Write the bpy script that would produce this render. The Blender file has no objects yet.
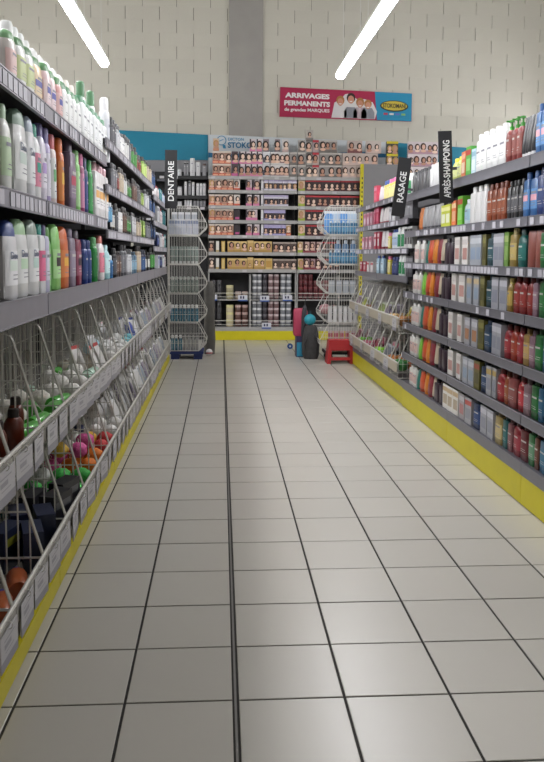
import bpy, math, random
from mathutils import Vector, Matrix
random.seed(7)
PI = math.pi
C = bpy.context.scene.collection
SC = bpy.context.scene

# ------------------------------------------------------------------ camera
F_PX, H, CX, CY = 785.0, 1.37, 272.0, 323.7
PITCH, YAW, ROLL = math.radians(5.0), math.radians(3.74), math.radians(0.4)
_sy, _cy, _sp, _cp = math.sin(YAW), math.cos(YAW), math.sin(PITCH), math.cos(PITCH)
FWD = Vector((_sy*_cp, _cy*_cp, -_sp))
_R0 = Vector((_cy, -_sy, 0)); _U0 = _R0.cross(FWD)
RGT = _R0*math.cos(ROLL) + _U0*math.sin(ROLL)
UPV = _U0*math.cos(ROLL) - _R0*math.sin(ROLL)
CAM = Vector((0, 0, H))
cd = bpy.data.cameras.new('camera')
cam = bpy.data.objects.new('camera', cd); C.objects.link(cam)
cam.matrix_world = Matrix(((RGT.x, UPV.x, -FWD.x, 0), (RGT.y, UPV.y, -FWD.y, 0), (RGT.z, UPV.z, -FWD.z, H), (0, 0, 0, 1)))
cd.sensor_fit = 'VERTICAL'; cd.sensor_height = 36.0; cd.lens = F_PX/762*36.0
cd.shift_y = (CY-381)/762
cd.clip_start = 0.05; cd.clip_end = 100
SC.camera = cam

# ------------------------------------------------------------------ world, exposure (the room is closed: its lamps light it)
w = bpy.data.worlds.new('world'); SC.world = w; w.use_nodes = True
w.node_tree.nodes['Background'].inputs[0].default_value = (.5, .52, .55, 1)
w.node_tree.nodes['Background'].inputs[1].default_value = 0.05
SC.view_settings.view_transform = 'Standard'; SC.view_settings.look = 'None'
SC.view_settings.gamma = 1; SC.view_settings.use_curve_mapping = False
SC.view_settings.exposure = 0.0
LAMP = 56.0

# ------------------------------------------------------------------ pixel -> place
def ray(px, py):
    return FWD + RGT*((px-CX)/F_PX) - UPV*((py-CY)/F_PX)
def at_y(px, py, Y):
    r = ray(px, py); return CAM + r*(Y/r.y)
def at_x(px, py, X):
    r = ray(px, py); return CAM + r*(X/r.x)
def at_z(px, py, Z):
    r = ray(px, py); return CAM + r*((Z-H)/r.z)
def y_of(px, X, Z):                      # depth of the point with this X and Z that shows in column px
    A = px-CX; dz = Z-H
    return (A*(FWD.x*X+FWD.z*dz) - F_PX*(RGT.x*X+RGT.z*dz))/(F_PX*RGT.y - A*FWD.y)

# ------------------------------------------------------------------ materials
def lin(h):
    h = h.lstrip('#')
    o = []
    for i in (0, 2, 4):
        c = int(h[i:i+2], 16)/255
        o.append(c/12.92 if c <= .04045 else ((c+.055)/1.055)**2.4)
    return (*o, 1)
_mats = {}
def mat(col, rough=.45, metal=0.0, noise=0.0, scale=30.0, bump=0.0, emit=0.0, alpha=1.0, coat=0.0):
    key = (col, rough, metal, noise, scale, bump, emit, alpha, coat)
    if key in _mats: return _mats[key]
    m = bpy.data.materials.new('m_'+col.strip('#')); m.use_nodes = True
    nt = m.node_tree; b = nt.nodes['Principled BSDF']
    c = lin(col)
    b.inputs['Base Color'].default_value = c; b.inputs['Roughness'].default_value = rough
    b.inputs['Metallic'].default_value = metal
    if coat: b.inputs['Coat Weight'].default_value = coat
    if emit:
        b.inputs['Emission Color'].default_value = c; b.inputs['Emission Strength'].default_value = emit
    if alpha < 1: b.inputs['Alpha'].default_value = alpha
    if noise or bump:
        tc = nt.nodes.new('ShaderNodeTexCoord'); n = nt.nodes.new('ShaderNodeTexNoise')
        n.inputs['Scale'].default_value = scale; n.inputs['Detail'].default_value = 5
        nt.links.new(tc.outputs['Object'], n.inputs['Vector'])
        if noise:
            r = nt.nodes.new('ShaderNodeValToRGB')
            r.color_ramp.elements[0].position = .3; r.color_ramp.elements[1].position = .7
            r.color_ramp.elements[0].color = tuple(x*(1-noise) for x in c[:3])+(1,)
            r.color_ramp.elements[1].color = tuple(min(1, x*(1+noise*.6)) for x in c[:3])+(1,)
            nt.links.new(n.outputs['Fac'], r.inputs['Fac']); nt.links.new(r.outputs['Color'], b.inputs['Base Color'])
        if bump:
            bp = nt.nodes.new('ShaderNodeBump'); bp.inputs['Strength'].default_value = bump; bp.inputs['Distance'].default_value = .01
            nt.links.new(n.outputs['Fac'], bp.inputs['Height']); nt.links.new(bp.outputs['Normal'], b.inputs['Normal'])
    _mats[key] = m
    return m
def varied(col, var, rough, scale=2.0, bump=0.0, world=True):
    """surface whose tone drifts from piece to piece (object info) and with large soft noise"""
    m = bpy.data.materials.new('m_varied_'+col.strip('#')); m.use_nodes = True
    nt = m.node_tree; b = nt.nodes['Principled BSDF']; b.inputs['Roughness'].default_value = rough
    c = lin(col)
    geo = nt.nodes.new('ShaderNodeNewGeometry'); n = nt.nodes.new('ShaderNodeTexNoise'); n.inputs['Scale'].default_value = scale; n.inputs['Detail'].default_value = 6
    nt.links.new(geo.outputs['Position'], n.inputs['Vector'])
    oi = nt.nodes.new('ShaderNodeObjectInfo')
    mx = nt.nodes.new('ShaderNodeMath'); mx.operation = 'MULTIPLY_ADD'; mx.inputs[1].default_value = .5; 
    nt.links.new(oi.outputs['Random'], mx.inputs[0]); 
    m2 = nt.nodes.new('ShaderNodeMath'); m2.operation = 'MULTIPLY'; m2.inputs[1].default_value = .5
    nt.links.new(n.outputs['Fac'], m2.inputs[0]); nt.links.new(m2.outputs[0], mx.inputs[2])
    r = nt.nodes.new('ShaderNodeValToRGB')
    r.color_ramp.elements[0].position = .1; r.color_ramp.elements[1].position = .9
    r.color_ramp.elements[0].color = tuple(x*(1-var) for x in c[:3])+(1,)
    r.color_ramp.elements[1].color = tuple(min(1, x*(1+var)) for x in c[:3])+(1,)
    nt.links.new(mx.outputs[0], r.inputs['Fac']); nt.links.new(r.outputs['Color'], b.inputs['Base Color'])
    if bump:
        n2 = nt.nodes.new('ShaderNodeTexNoise'); n2.inputs['Scale'].default_value = 60; n2.inputs['Detail'].default_value = 4
        nt.links.new(geo.outputs['Position'], n2.inputs['Vector'])
        bp = nt.nodes.new('ShaderNodeBump'); bp.inputs['Strength'].default_value = bump; bp.inputs['Distance'].default_value = .01
        nt.links.new(n2.outputs['Fac'], bp.inputs['Height']); nt.links.new(bp.outputs['Normal'], b.inputs['Normal'])
    return m

# ------------------------------------------------------------------ mesh builder
def sgnpow(a, e): return math.copysign(abs(a)**e, a)
class MB:
    def __init__(s): s.v = []; s.f = []; s.m = []; s.mats = []
    def mi(s, m):
        if m not in s.mats: s.mats.append(m)
        return s.mats.index(m)
    def add(s, vs, fs, m):
        o = len(s.v); k = s.mi(m); s.v += [tuple(q) for q in vs]
        for f in fs: s.f.append(tuple(i+o for i in f)); s.m.append(k)
        return s
    def box(s, x0, x1, y0, y1, z0, z1, m):
        return s.add([(x0,y0,z0),(x1,y0,z0),(x1,y1,z0),(x0,y1,z0),(x0,y0,z1),(x1,y0,z1),(x1,y1,z1),(x0,y1,z1)],
                     [(0,3,2,1),(4,5,6,7),(0,1,5,4),(1,2,6,5),(2,3,7,6),(3,0,4,7)], m)
    def quad(s, a, b, c, d, m): return s.add([a,b,c,d], [(0,1,2,3)], m)
    def poly(s, pts, m): return s.add(pts, [tuple(range(len(pts)))], m)
    def loft(s, prof, m, seg=12, n=2.0, cx=0, cy=0):
        """prof: (rx, ry, z) rings from bottom to top; n: superellipse power"""
        vs = []; e = 2/n
        for rx, ry, z in prof:
            for k in range(seg):
                a = 2*PI*(k+.5)/seg
                vs.append((cx+rx*sgnpow(math.cos(a), e), cy+ry*sgnpow(math.sin(a), e), z))
        fs = []
        for i in range(len(prof)-1):
            for k in range(seg):
                k2 = (k+1) % seg
                fs.append((i*seg+k, i*seg+k2, (i+1)*seg+k2, (i+1)*seg+k))
        fs.append(tuple(reversed(range(seg)))); L = (len(prof)-1)*seg
        fs.append(tuple(L+k for k in range(seg)))
        return s.add(vs, fs, m)
    def patch(s, prof, m, a0=-1.1, a1=1.1, seg=6, n=2.0):
        """strip on the -Y side of a loft"""
        vs = []; e = 2/n
        for rx, ry, z in prof:
            for k in range(seg+1):
                a = -PI/2 + a0 + (a1-a0)*k/seg
                vs.append((rx*sgnpow(math.cos(a), e), ry*sgnpow(math.sin(a), e), z))
        q = seg+1
        fs = [(i*q+k, i*q+k+1, (i+1)*q+k+1, (i+1)*q+k) for i in range(len(prof)-1) for k in range(seg)]
        return s.add(vs, fs, m)
    def tube(s, pts, r, m, seg=5, closed=False):
        pts = [Vector(p) for p in pts]; n = len(pts); vs = []
        for i, p in enumerate(pts):
            if closed: d = pts[(i+1) % n]-pts[i-1]
            else: d = pts[min(i+1, n-1)]-pts[max(i-1, 0)]
            d.normalize()
            up = Vector((0,0,1)) if abs(d.z) < .9 else Vector((1,0,0))
            a = d.cross(up).normalized(); b = d.cross(a)
            for k in range(seg):
                t = 2*PI*(k+.5)/seg
                vs.append(p+a*(r*math.cos(t))+b*(r*math.sin(t)))
        fs = []
        for i in range(n if closed else n-1):
            j = (i+1) % n
            for k in range(seg):
                k2 = (k+1) % seg
                fs.append((i*seg+k, i*seg+k2, j*seg+k2, j*seg+k))
        if not closed:
            fs.append(tuple(reversed(range(seg)))); fs.append(tuple((n-1)*seg+k for k in range(seg)))
        return s.add(vs, fs, m)
    def blob(s, rx, ry, rz, m, c=(0,0,0), seg=12, rings=7, lump=0.0, rnd=None):
        vs = []; fs = []
        for i in range(1, rings):
            t = PI*i/rings
            for k in range(seg):
                a = 2*PI*k/seg
                q = 1+(rnd.uniform(-lump, lump) if rnd else 0)
                vs.append((c[0]+rx*q*math.sin(t)*math.cos(a), c[1]+ry*q*math.sin(t)*math.sin(a), c[2]-rz*q*math.cos(t)))
        B = len(vs); vs.append((c[0], c[1], c[2]-rz)); vs.append((c[0], c[1], c[2]+rz))
        for i in range(rings-2):
            for k in range(seg):
                k2 = (k+1) % seg
                fs.append((i*seg+k, i*seg+k2, (i+1)*seg+k2, (i+1)*seg+k))
        for k in range(seg):
            k2 = (k+1) % seg
            fs.append((B, k2, k)); fs.append(((rings-2)*seg+k, (rings-2)*seg+k2, B+1))
        return s.add(vs, fs, m)
    def move(s, dx=0, dy=0, dz=0):
        s.v = [(a+dx, b+dy, c+dz) for a, b, c in s.v]; return s
    def mesh(s, name, smooth=None):
        me = bpy.data.meshes.new(name); me.from_pydata(s.v, [], s.f)
        for m in s.mats: me.materials.append(m)
        me.polygons.foreach_set('material_index', s.m)
        if smooth:
            me.polygons.foreach_set('use_smooth', [True]*len(s.f)); me.update(); me.set_sharp_from_angle(angle=math.radians(smooth))
        me.update(); return me

def link(name, me, parent=None, loc=None, rz=None):
    o = bpy.data.objects.new(name, me); C.objects.link(o)
    if parent: o.parent = parent
    if loc is not None: o.location = loc
    if rz is not None: o.rotation_euler = (0, 0, rz)
    return o
def tag(o, label, cat, group=None):
    o['label'] = label; o['category'] = cat
    if group: o['group'] = group
    return o
def thing(name, label, cat, loc=(0,0,0), rz=0, group=None):
    o = link(name, None, None, loc, rz); o.empty_display_size = .05
    return tag(o, label, cat, group)
def struct(name, me): 
    o = link(name, me); o['kind'] = 'structure'; return o

_txt = {}
def text_geo(txt, size, bold=0.0):
    k = (txt, size, bold)
    if k in _txt: return _txt[k]
    cu = bpy.data.curves.new('txt', 'FONT'); cu.body = txt; cu.size = size; cu.offset = bold
    cu.align_x = 'CENTER'; cu.align_y = 'CENTER'; cu.resolution_u = 3
    o = bpy.data.objects.new('txt', cu); C.objects.link(o)
    bpy.context.view_layer.update()
    me = bpy.data.meshes.new_from_object(o)
    vs = [tuple(v.co) for v in me.vertices]; fs = [tuple(p.vertices) for p in me.polygons]
    bpy.data.objects.remove(o); bpy.data.meshes.remove(me)
    _txt[k] = (vs, fs); return vs, fs
def add_text(mb, txt, size, m, fn, bold=0.0, width=None):
    vs, fs = text_geo(txt, size, bold)
    x0 = min(v[0] for v in vs); x1 = max(v[0] for v in vs); y0 = min(v[1] for v in vs); y1 = max(v[1] for v in vs)
    sx = (width/(x1-x0)) if width else 1
    mb.add([fn((v[0]-(x0+x1)/2)*sx, v[1]-(y0+y1)/2) for v in vs], fs, m)

# ------------------------------------------------------------------ the room
TILE = .3333
LINE_A = .047
M_TILE = varied('#b3afa6', .05, .30, 1.3)
M_GROUT = mat('#2e2b28', .9, noise=.2, scale=20)
M_BLOCK = varied('#cac7bb', .035, .85, 1.0, .25)
M_MORTAR = mat('#7d7869', .9, noise=.15, scale=10)
M_GREYP = mat('#8b8a88', .7, noise=.06, scale=3)
RX0, RX1, RY0, RY1, RZ = -6.0, 7.6, -4.5, 13.1, 6.2

fl = struct('floor', MB().box(RX0, RX1, RY0, RY1, -.06, -.004, M_GROUT).mesh('floor'))
ROW0 = at_z(235, 700, 0).y                 # a cross joint
def tile_me(wd, dp):
    g = .0046; b = .002
    mb = MB(); x, y = wd/2-g, dp/2-.0036
    mb.add([(-x,-y,-.004),(x,-y,-.004),(x,y,-.004),(-x,y,-.004),(-x,-y,-b*.5),(x,-y,-b*.5),(x,y,-b*.5),(-x,y,-b*.5),
            (-x+b,-y+b,0),(x-b,-y+b,0),(x-b,y-b,0),(-x+b,y-b,0)],
           [(0,1,5,4),(1,2,6,5),(2,3,7,6),(3,0,4,7),(4,5,9,8),(5,6,10,9),(6,7,11,10),(7,4,8,11),(8,9,10,11)], M_TILE)
    return mb.mesh('tile')
T_ME = tile_me(TILE, TILE)
rest = MB()
done = set()
for i in range(-20, 25):
    for j in range(-20, 36):
        cx_ = LINE_A+(i+.5)*TILE; cy_ = ROW0+(j+.5)*TILE
        if i < 0: cx_ -= .006
        else: cx_ += .006
        if cx_-TILE/2 < RX0 or cx_+TILE/2 > RX1 or cy_-TILE/2 < RY0 or cy_+TILE/2 > RY1: continue
        if -3 <= i <= 4 and -1 <= j <= 32:
            link('tile', T_ME, fl, (cx_, cy_, random.uniform(-.0006, .0004)))
        else:
            a = TILE/2-.004
            rest.quad((cx_-a,cy_-a,-.001),(cx_+a,cy_-a,-.001),(cx_+a,cy_+a,-.001),(cx_-a,cy_+a,-.001), M_TILE)
o = link('tile_field', rest.mesh('tile_field'), fl); o['kind'] = 'stuff'
o = link('expansion_joint', MB().box(LINE_A-.004, LINE_A+.003, RY0+.1, 12.5, -.004, -.0012, mat('#6d6a66', .5, .3)).mesh('expansion_joint'), fl)

wb = struct('wall_back', MB().box(RX0, RX1, RY1, RY1+.15, 0, RZ, M_MORTAR).mesh('wall_back'))
BW, BH = .545, .205
B_ME = MB().box(-BW/2+.0042, BW/2-.0042, -.02, .01, -BH/2+.0003, BH/2-.0003, M_BLOCK).mesh('block')
wide = MB()
for r in range(30):
    z = (r+.5)*BH
    for k in range(-12, 15):
        x = (k+(.5 if r % 2 else 0))*BW + .1
        if x-BW/2 < RX0 or x+BW/2 > RX1 or z+BH/2 > RZ: continue
        if 2.75 < z < 5.75 and -3.9 < x < 5.35: link('block', B_ME, wb, (x, RY1, z))
        else: wide.box(x-BW/2+.0042, x+BW/2-.0042, RY1-.02, RY1+.01, z-BH/2+.0003, z+BH/2-.0003, M_BLOCK)
o = link('block_field', wide.mesh('block_field'), wb); o['kind'] = 'stuff'
M_SIDE = mat('#c4c2bc', .85, noise=.06, scale=2)
struct('wall_left', MB().box(RX0-.15, RX0, RY0, RY1+.15, 0, RZ, M_SIDE).mesh('wall_left'))
struct('wall_right', MB().box(RX1, RX1+.15, RY0, RY1+.15, 0, RZ, M_SIDE).mesh('wall_right'))
struct('wall_front', MB().box(RX0-.15, RX1+.15, RY0-.15, RY0, 0, RZ, M_SIDE).mesh('wall_front'))
struct('ceiling', MB().box(RX0-.15, RX1+.15, RY0-.15, RY1+.15, RZ, RZ+.1, mat('#b4b4b0', .9, noise=.05, scale=2)).mesh('ceiling'))
a = at_y(229, 60, RY1-.05); b = at_y(263, 60, RY1-.05)
struct('trim_pillar', MB().box(a.x, b.x, RY1-.05, RY1-.021, 0, RZ, mat('#a09d98', .8, noise=.05, scale=4)).mesh('trim_pillar'))

# ------------------------------------------------------------------ lamps
M_TUBE = mat('#fbfbff', .4, emit=LAMP)
M_LAMPBODY = mat('#d8d8d4', .4)
L_LEN = 1.52
lb = MB().box(-.045, .045, 0, L_LEN, .032, .06, M_LAMPBODY).mesh('housing')
tb = MB().loft([(.062, .001, 0), (.062, .001, 1)], M_TUBE)
tbm = MB()
for k in range(8):
    a0 = PI-.5+(PI+1.0)*k/8; a1 = PI-.5+(PI+1.0)*(k+1)/8
    tbm.quad((.052*math.cos(a0), .01, .045*math.sin(a0)), (.052*math.cos(a0), L_LEN-.01, .045*math.sin(a0)),
             (.052*math.cos(a1), L_LEN-.01, .045*math.sin(a1)), (.052*math.cos(a1), .01, .045*math.sin(a1)), M_TUBE)
tbm = tbm.mesh('diffuser', 60)
cap = MB()
cap.poly([(.054*math.cos(PI-.5+(PI+1.0)*k/8), 0, .047*math.sin(PI-.5+(PI+1.0)*k/8)) for k in range(9)], M_LAMPBODY)
cap = cap.mesh('end_cap')
SL = 0.0
LEND = 9.4
lampL = at_y(104.5, 64, LEND); lampR = at_y(340, 76, LEND)
def lamp(x, yend, zend, n, where):
    for k in range(n):
        y0 = yend-(k+1)*(L_LEN+.02); z0 = zend-SL*(k+1)*(L_LEN+.02)
        t = thing('ceiling_light', ('first', 'second', 'third', 'fourth', 'fifth', 'sixth', 'seventh', 'eighth')[k]+' white batten light from the block wall, '+where, 'ceiling light', (x, y0, z0), 0, 'batten lights '+where)
        t.rotation_euler = (math.atan(SL), 0, 0)
        link('housing', lb, t); link('diffuser', tbm, t); link('end_cap', cap, t, (0, .008, 0)); link('end_cap', cap, t, (0, L_LEN-.008, 0))
        wr = MB()
        for yy in (.2, L_LEN-.2): wr.tube([(0, yy, .05), (0, yy, RZ-z0-.12)], .003, M_LAMPBODY, 4)
        link('hanger_wire', wr.mesh('hanger_wire'), t)
lamp(lampL.x, LEND, lampL.z, 5, 'above the body-care rack')  # the fifth, out of view, is added to brighten the near bottles
lamp(lampR.x, LEND, lampR.z, 4, 'above the shampoo rack')
lamp(-4.4, 12.7, lampL.z, 7, 'added unseen beyond the body-care rack')  # unseen row added to brighten the back wall
lamp(5.6, 12.5, lampL.z, 7, 'added unseen beyond the shampoo rack')  # its counterpart, also added out of view for more light at the back

# ------------------------------------------------------------------ products
_proto = {}
def tone(h):
    """printed plastics: pull the pure hues towards grey"""
    h = h.lstrip('#'); c = [int(h[i:i+2], 16) for i in (0, 2, 4)]
    g = .3*c[0]+.59*c[1]+.11*c[2]; s = max(c)-min(c)
    k = (.95 if max(c) > 200 else .8) if s > 50 else .97
    return '#%02x%02x%02x' % tuple(int(max(0, min(255, (x*.95+g*.05)*k))) for x in c)
def q5(x): return max(.01, round(x/.004)*.004)
def product(kind, w, d, h, body, cap='#f2f2f0', lab=None, rough=.32, bars=True, split=True, seg=12, emb=None, txt=None):
    """list of (part name, mesh); front is -Y, base at z=0"""
    w, d, h = q5(w), q5(d), q5(h)
    key = (kind, w, d, h, body, cap, lab, rough, bars, split, seg, emb, txt)
    if key in _proto: return _proto[key]
    body, cap = tone(body), tone(cap); lab = tone(lab) if lab else None
    mb_, mc = mat(body, rough, coat=.2), mat(cap, .4)
    a, b = w/2, d/2
    B, K, L = MB(), MB(), MB()
    prof = None; n = 2.0; lz = (.18, .62)
    if kind == 'aero':
        prof = [(.95,.95,0),(1,1,.015),(1,1,.72),(.93,.93,.765),(.78,.78,.79)]
        K.loft([(a*.8, b*.8, .785*h), (a*.8, b*.8, .95*h), (a*.72, b*.72, .985*h), (a*.4, b*.4, h)], mc, seg)
        lz = (.10, .66)
    elif kind == 'shampoo':
        n = 2.6
        prof = [(.9,.9,0),(1,1,.03),(1,1,.6),(.95,.93,.72),(.72,.75,.80),(.45,.6,.835)]
        K.loft([(a*.5, b*.66, .83*h), (a*.5, b*.66, .96*h), (a*.42, b*.55, h)], mc, seg)
    elif kind == 'wide':                    # broad cap as wide as the bottle
        n = 2.8
        prof = [(.92,.9,0),(1,1,.02),(1,1,.6),(.97,.96,.74),(.9,.9,.80)]
        K.loft([(a*.9, b*.9, .8*h), (a*.86, b*.86, .88*h), (a*.66, b*.72, .96*h), (a*.3, b*.4, h)], mc, seg, 2.4)
    elif kind == 'slab':
        n = 4.5
        prof = [(.96,.95,0),(1,1,.02),(1,1,.78),(.92,.9,.83),(.5,.6,.85)]
        K.loft([(a*.5, b*.7, .845*h), (a*.5, b*.7, .98*h), (a*.45, b*.6, h)], mc, seg)
    elif kind == 'tube':
        n = 2.2
        prof = [(.9,.9,.14),(1,1,.17),(1,.85,.5),(1,.45,.85),(1,.12,.985),(1,.1,1)]
        K.loft([(a*.86, b*.86, 0), (a*.9, b*.9, .14*h)], mc, seg); lz = (.3, .8)
    elif kind == 'pump':
        n = 2.6
        prof = [(.92,.92,0),(1,1,.03),(1,1,.62),(.9,.9,.72),(.4,.5,.78)]
        K.loft([(a*.42, b*.5, .775*h), (a*.42, b*.5, .86*h), (a*.16, b*.2, .865*h), (a*.16, b*.2, .95*h), (a*.5, b*.6, .955*h), (a*.45, b*.55, h)], mc, seg)
        K.box(-a*.12, a*.12, -b*1.25, -b*.3, .955*h, .99*h, mc)
    elif kind == 'jar':
        prof = [(.94,.94,0),(1,1,.03),(1,1,.62),(.95,.95,.66)]
        K.loft([(a*1.0, b*1.0, .66*h), (a*1.0, b*1.0, .97*h), (a*.95, b*.95, h)], mc, seg); lz = (.08, .58)
    elif kind == 'can':
        prof = [(.95,.95,0),(1,1,.02),(1,1,.93),(.94,.94,.96)]
        K.loft([(a*.9, b*.9, .955*h), (a*.88, b*.88, h)], mc, seg); lz = (.12, .85)
    B.loft([(a*p, b*q, z*h) for p, q, z in prof], mb_, seg, n)
    if lab:
        ml = mat(lab, .5)
        def P_(z, off): # ring of the body at height z
            for i in range(len(prof)-1):
                if prof[i][2] <= z <= prof[i+1][2]:
                    t = (z-prof[i][2])/(prof[i+1][2]-prof[i][2]+1e-9)
                    return (a*(prof[i][0]+t*(prof[i+1][0]-prof[i][0]))+off, b*(prof[i][1]+t*(prof[i+1][1]-prof[i][1]))+off, z*h)
        L.patch([P_(lz[0], .0008), P_((lz[0]+lz[1])/2, .0008), P_(lz[1], .0008)], ml, -1.15, 1.15, 6, n)
        if bars:
            rb = random.Random(len(_proto))
            col = lin(lab); dark = (col[0]+col[1]+col[2]) > .9
            mbar = mat('#85858f' if dark else '#bdbab6', .5)
            if emb:
                z0 = lz[0]+(lz[1]-lz[0])*.42; z1 = lz[0]+(lz[1]-lz[0])*.72
                L.patch([P_(z0, .0014), P_(z1, .0014)], mat(emb, .5), -.6, .6, 4, n)
            for zf, hw in ((.82, .55), (.30, .4), (.18, .5)):
                z = lz[0]+(lz[1]-lz[0])*zf; t = .022 if zf > .7 else .006
                s_ = rb.uniform(-.15, .15)
                L.patch([P_(z-t, .0014), P_(min(z+t, lz[1]), .0014)], mbar, s_-hw*.7, s_+hw*.7, 4, n)
    if txt:
        mt = mat('#5c6a84', .5)
        add_text(L, txt, h*.13, mt, lambda x, y: (x, -b*(1-min(.98, abs(x/a))**n)**(1/n)-.0026, h*.56+y), 0, width=w*.62)
    if split:
        out = [('body', B.mesh('body', 40)), ('cap', K.mesh('cap', 40))]
        if lab: out.append(('front_label', L.mesh('front_label', 40)))
    else:
        for q in (K, L):
            for f, mi_ in zip(q.f, q.m):
                B.f.append(tuple(i+len(B.v) for i in f)); B.m.append(B.mi(q.mats[mi_]))
            B.v += q.v
        out = [('body', B.mesh('body', 40))]
    _proto[key] = out
    return out

def carton(w, d, h, base, prints=(), faces=(), n_face=1, rough=.4):
    """printed box; prints: (x0,x1,z0,z1,colour) fractions of the front; faces: portrait (cx, cz, size, hair, skin)"""
    w, d, h = q5(w), q5(d), q5(h)
    key = ('carton', w, d, h, base, prints, faces, n_face)
    if key in _proto: return _proto[key]
    mb = MB().box(-w/2, w/2, -d/2, d/2, 0, h, mat(base, rough))
    y = -d/2-.0006; e = .0004
    for i, (x0, x1, z0, z1, c) in enumerate(prints):
        X0, X1 = -w/2+x0*w, -w/2+x1*w; yy = y-e*i
        mb.quad((X0, yy, z0*h), (X1, yy, z0*h), (X1, yy, z1*h), (X0, yy, z1*h), mat(c, rough))
    for k in range(n_face):
        for (cx, cz, sz, hair, skin) in faces:
            X = -w/2+w*(k+cx)/n_face; Z = cz*h
            for (ox, oz, rx, rz, c, j) in ((0, 0, 1.0, 1.25, hair, 0), (.12, -.05, .55, .78, skin, 1), (0.05, -1.35, .9, .5, skin, 1)):
                mb.poly([(X+sz*h*(ox+rx*math.cos(2*PI*t/9)), y-.004-.0005*j, Z+sz*h*(oz+rz*math.sin(2*PI*t/9))) for t in range(9)], mat(c, .5))
    out = [('body', mb.mesh('carton', None))]
    _proto[key] = out
    return out

def place(proto, name, loc, rz, label, cat, group=None, tilt=None):
    if len(proto) == 1:
        o = link(name, proto[0][1], None, loc, rz); tag(o, label, cat, group)
    else:
        o = thing(name, label, cat, loc, rz, group)
        for pn, me in proto: link(pn, me, o)
    if tilt: o.rotation_euler = (tilt[0], tilt[1], rz)
    return o

_used = {}
def unique(label):
    """a second set that would read the same on the same shelf"""
    n = _used.get(label, 0); _used[label] = n+1
    if n == 0: return label
    return label+[' again', ' once more', ' a third time'][min(n-1, 2)] if False else label

KINDN = {'aero': ('aerosol_can', 'aerosol can', 'can'), 'shampoo': ('shampoo_bottle', 'bottle', 'bottle'), 'wide': ('lotion_bottle', 'lotion bottle', 'bottle'),
         'slab': ('flat_bottle', 'flat bottle', 'bottle'), 'tube': ('cream_tube', 'tube', 'tube'), 'pump': ('pump_bottle', 'pump bottle', 'bottle'),
         'jar': ('cosmetic_jar', 'jar', 'jar'), 'can': ('cosmetic_can', 'can', 'can'), 'box': ('product_box', 'box', 'box')}
labels_seen = {}
def shelf_row(side, X, Z, segs, where, h=.2, d=.05, split=True, rows=1, rowgap=.09, seg=12, wmax=.12):
    """segs: (px0, px1, n, kind, phrase, body, cap, label colour[, height[, emblem]]) along one side shelf"""
    rz = PI/2 if side < 0 else -PI/2
    for sg in segs:
        px0, px1, n, kind, phrase, body, cap_, lab = sg[:8]
        hh = sg[8] if len(sg) > 8 and sg[8] else h
        emb = sg[9] if len(sg) > 9 else None
        nm, kd, cat = KINDN[kind]
        label = phrase+' '+kd+' '+where
        if label in labels_seen: print('DUP LABEL', label)
        labels_seen[label] = 1
        grp = phrase+' '+(kd+'es ' if kd == 'box' else kd+'s ')+where if n*rows > 1 else None
        xc = X+side*(d/2+.012)
        if hh < 0: hh = at_x((px0+px1)/2, -hh, xc+.01*side).z-Z        # height read from the row where its top shows
        xr = xc if side < 0 else X+side*.012
        ya, yb = y_of(px0, xr, Z+hh/2), y_of(px1, xr, Z+hh/2)
        if ya > yb: ya, yb = yb, ya
        s_ = (yb-ya)/n; wd = min(s_*.93, wmax if kind != 'wide' else wmax+.03)
        for r in range(rows):
            for k in range(n):
                y = ya+(k+.5)*s_
                dd = d
                if kind == 'aero': wd_ = dd = min(wd, .068)
                else: wd_ = wd
                if kind == 'jar': dd = wd_
                if kind == 'box':
                    pr = carton(wd_, dd, hh, body, ((.0, 1, .72, .9, cap_), (.12, .88, .2, .6, lab or body)) if lab else ((0, 1, .75, .9, cap_),))
                else:
                    pr = product(kind, wd_, dd, hh, body, cap_, lab, split=split, seg=seg, emb=emb, txt='Dove' if phrase[:9] in ('large whi', 'big white') else None)
                place(pr, nm, (xc+side*r*rowgap + random.uniform(-.004, .004), y, Z), rz+random.uniform(-.06, .06), label, cat, grp)

# ------------------------------------------------------------------ side racks
M_RAIL = mat('#929098', .4, .25, noise=.05, scale=12)
M_RAILD = mat('#77767d', .42, .25, noise=.05, scale=12)
M_BOARD = mat('#2b2a2d', .6)
M_PANELD = mat('#242326', .7)
M_PANELG = mat('#7d7c7e', .6, noise=.03, scale=5)
M_YEL = mat('#c9bd12', .45, noise=.05, scale=8)
M_PLABEL = mat('#c0bec6', .5)
M_PLABEL2 = mat('#aeacb4', .5)
M_LOWP = mat('#8f8d8a', .6, noise=.04, scale=5)
M_POST = mat('#4a494d', .5, .4)
PL_ME = {}
def price_label_me(side, w, h, m):
    k = (side, w, h, m.name)
    if k not in PL_ME:
        mb = MB().box(-.0015, .0015, -w/2, w/2, -h/2, h/2, m)
        x = -side*.0018
        ink = mat('#5a5862', .6)
        mb.quad((x, -w*.38, -h*.05), (x, w*.2, -h*.05), (x, w*.2, h*.3), (x, -w*.38, h*.3), ink) if False else None
        PL_ME[k] = mb.mesh('price_label')
    return PL_ME[k]
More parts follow.
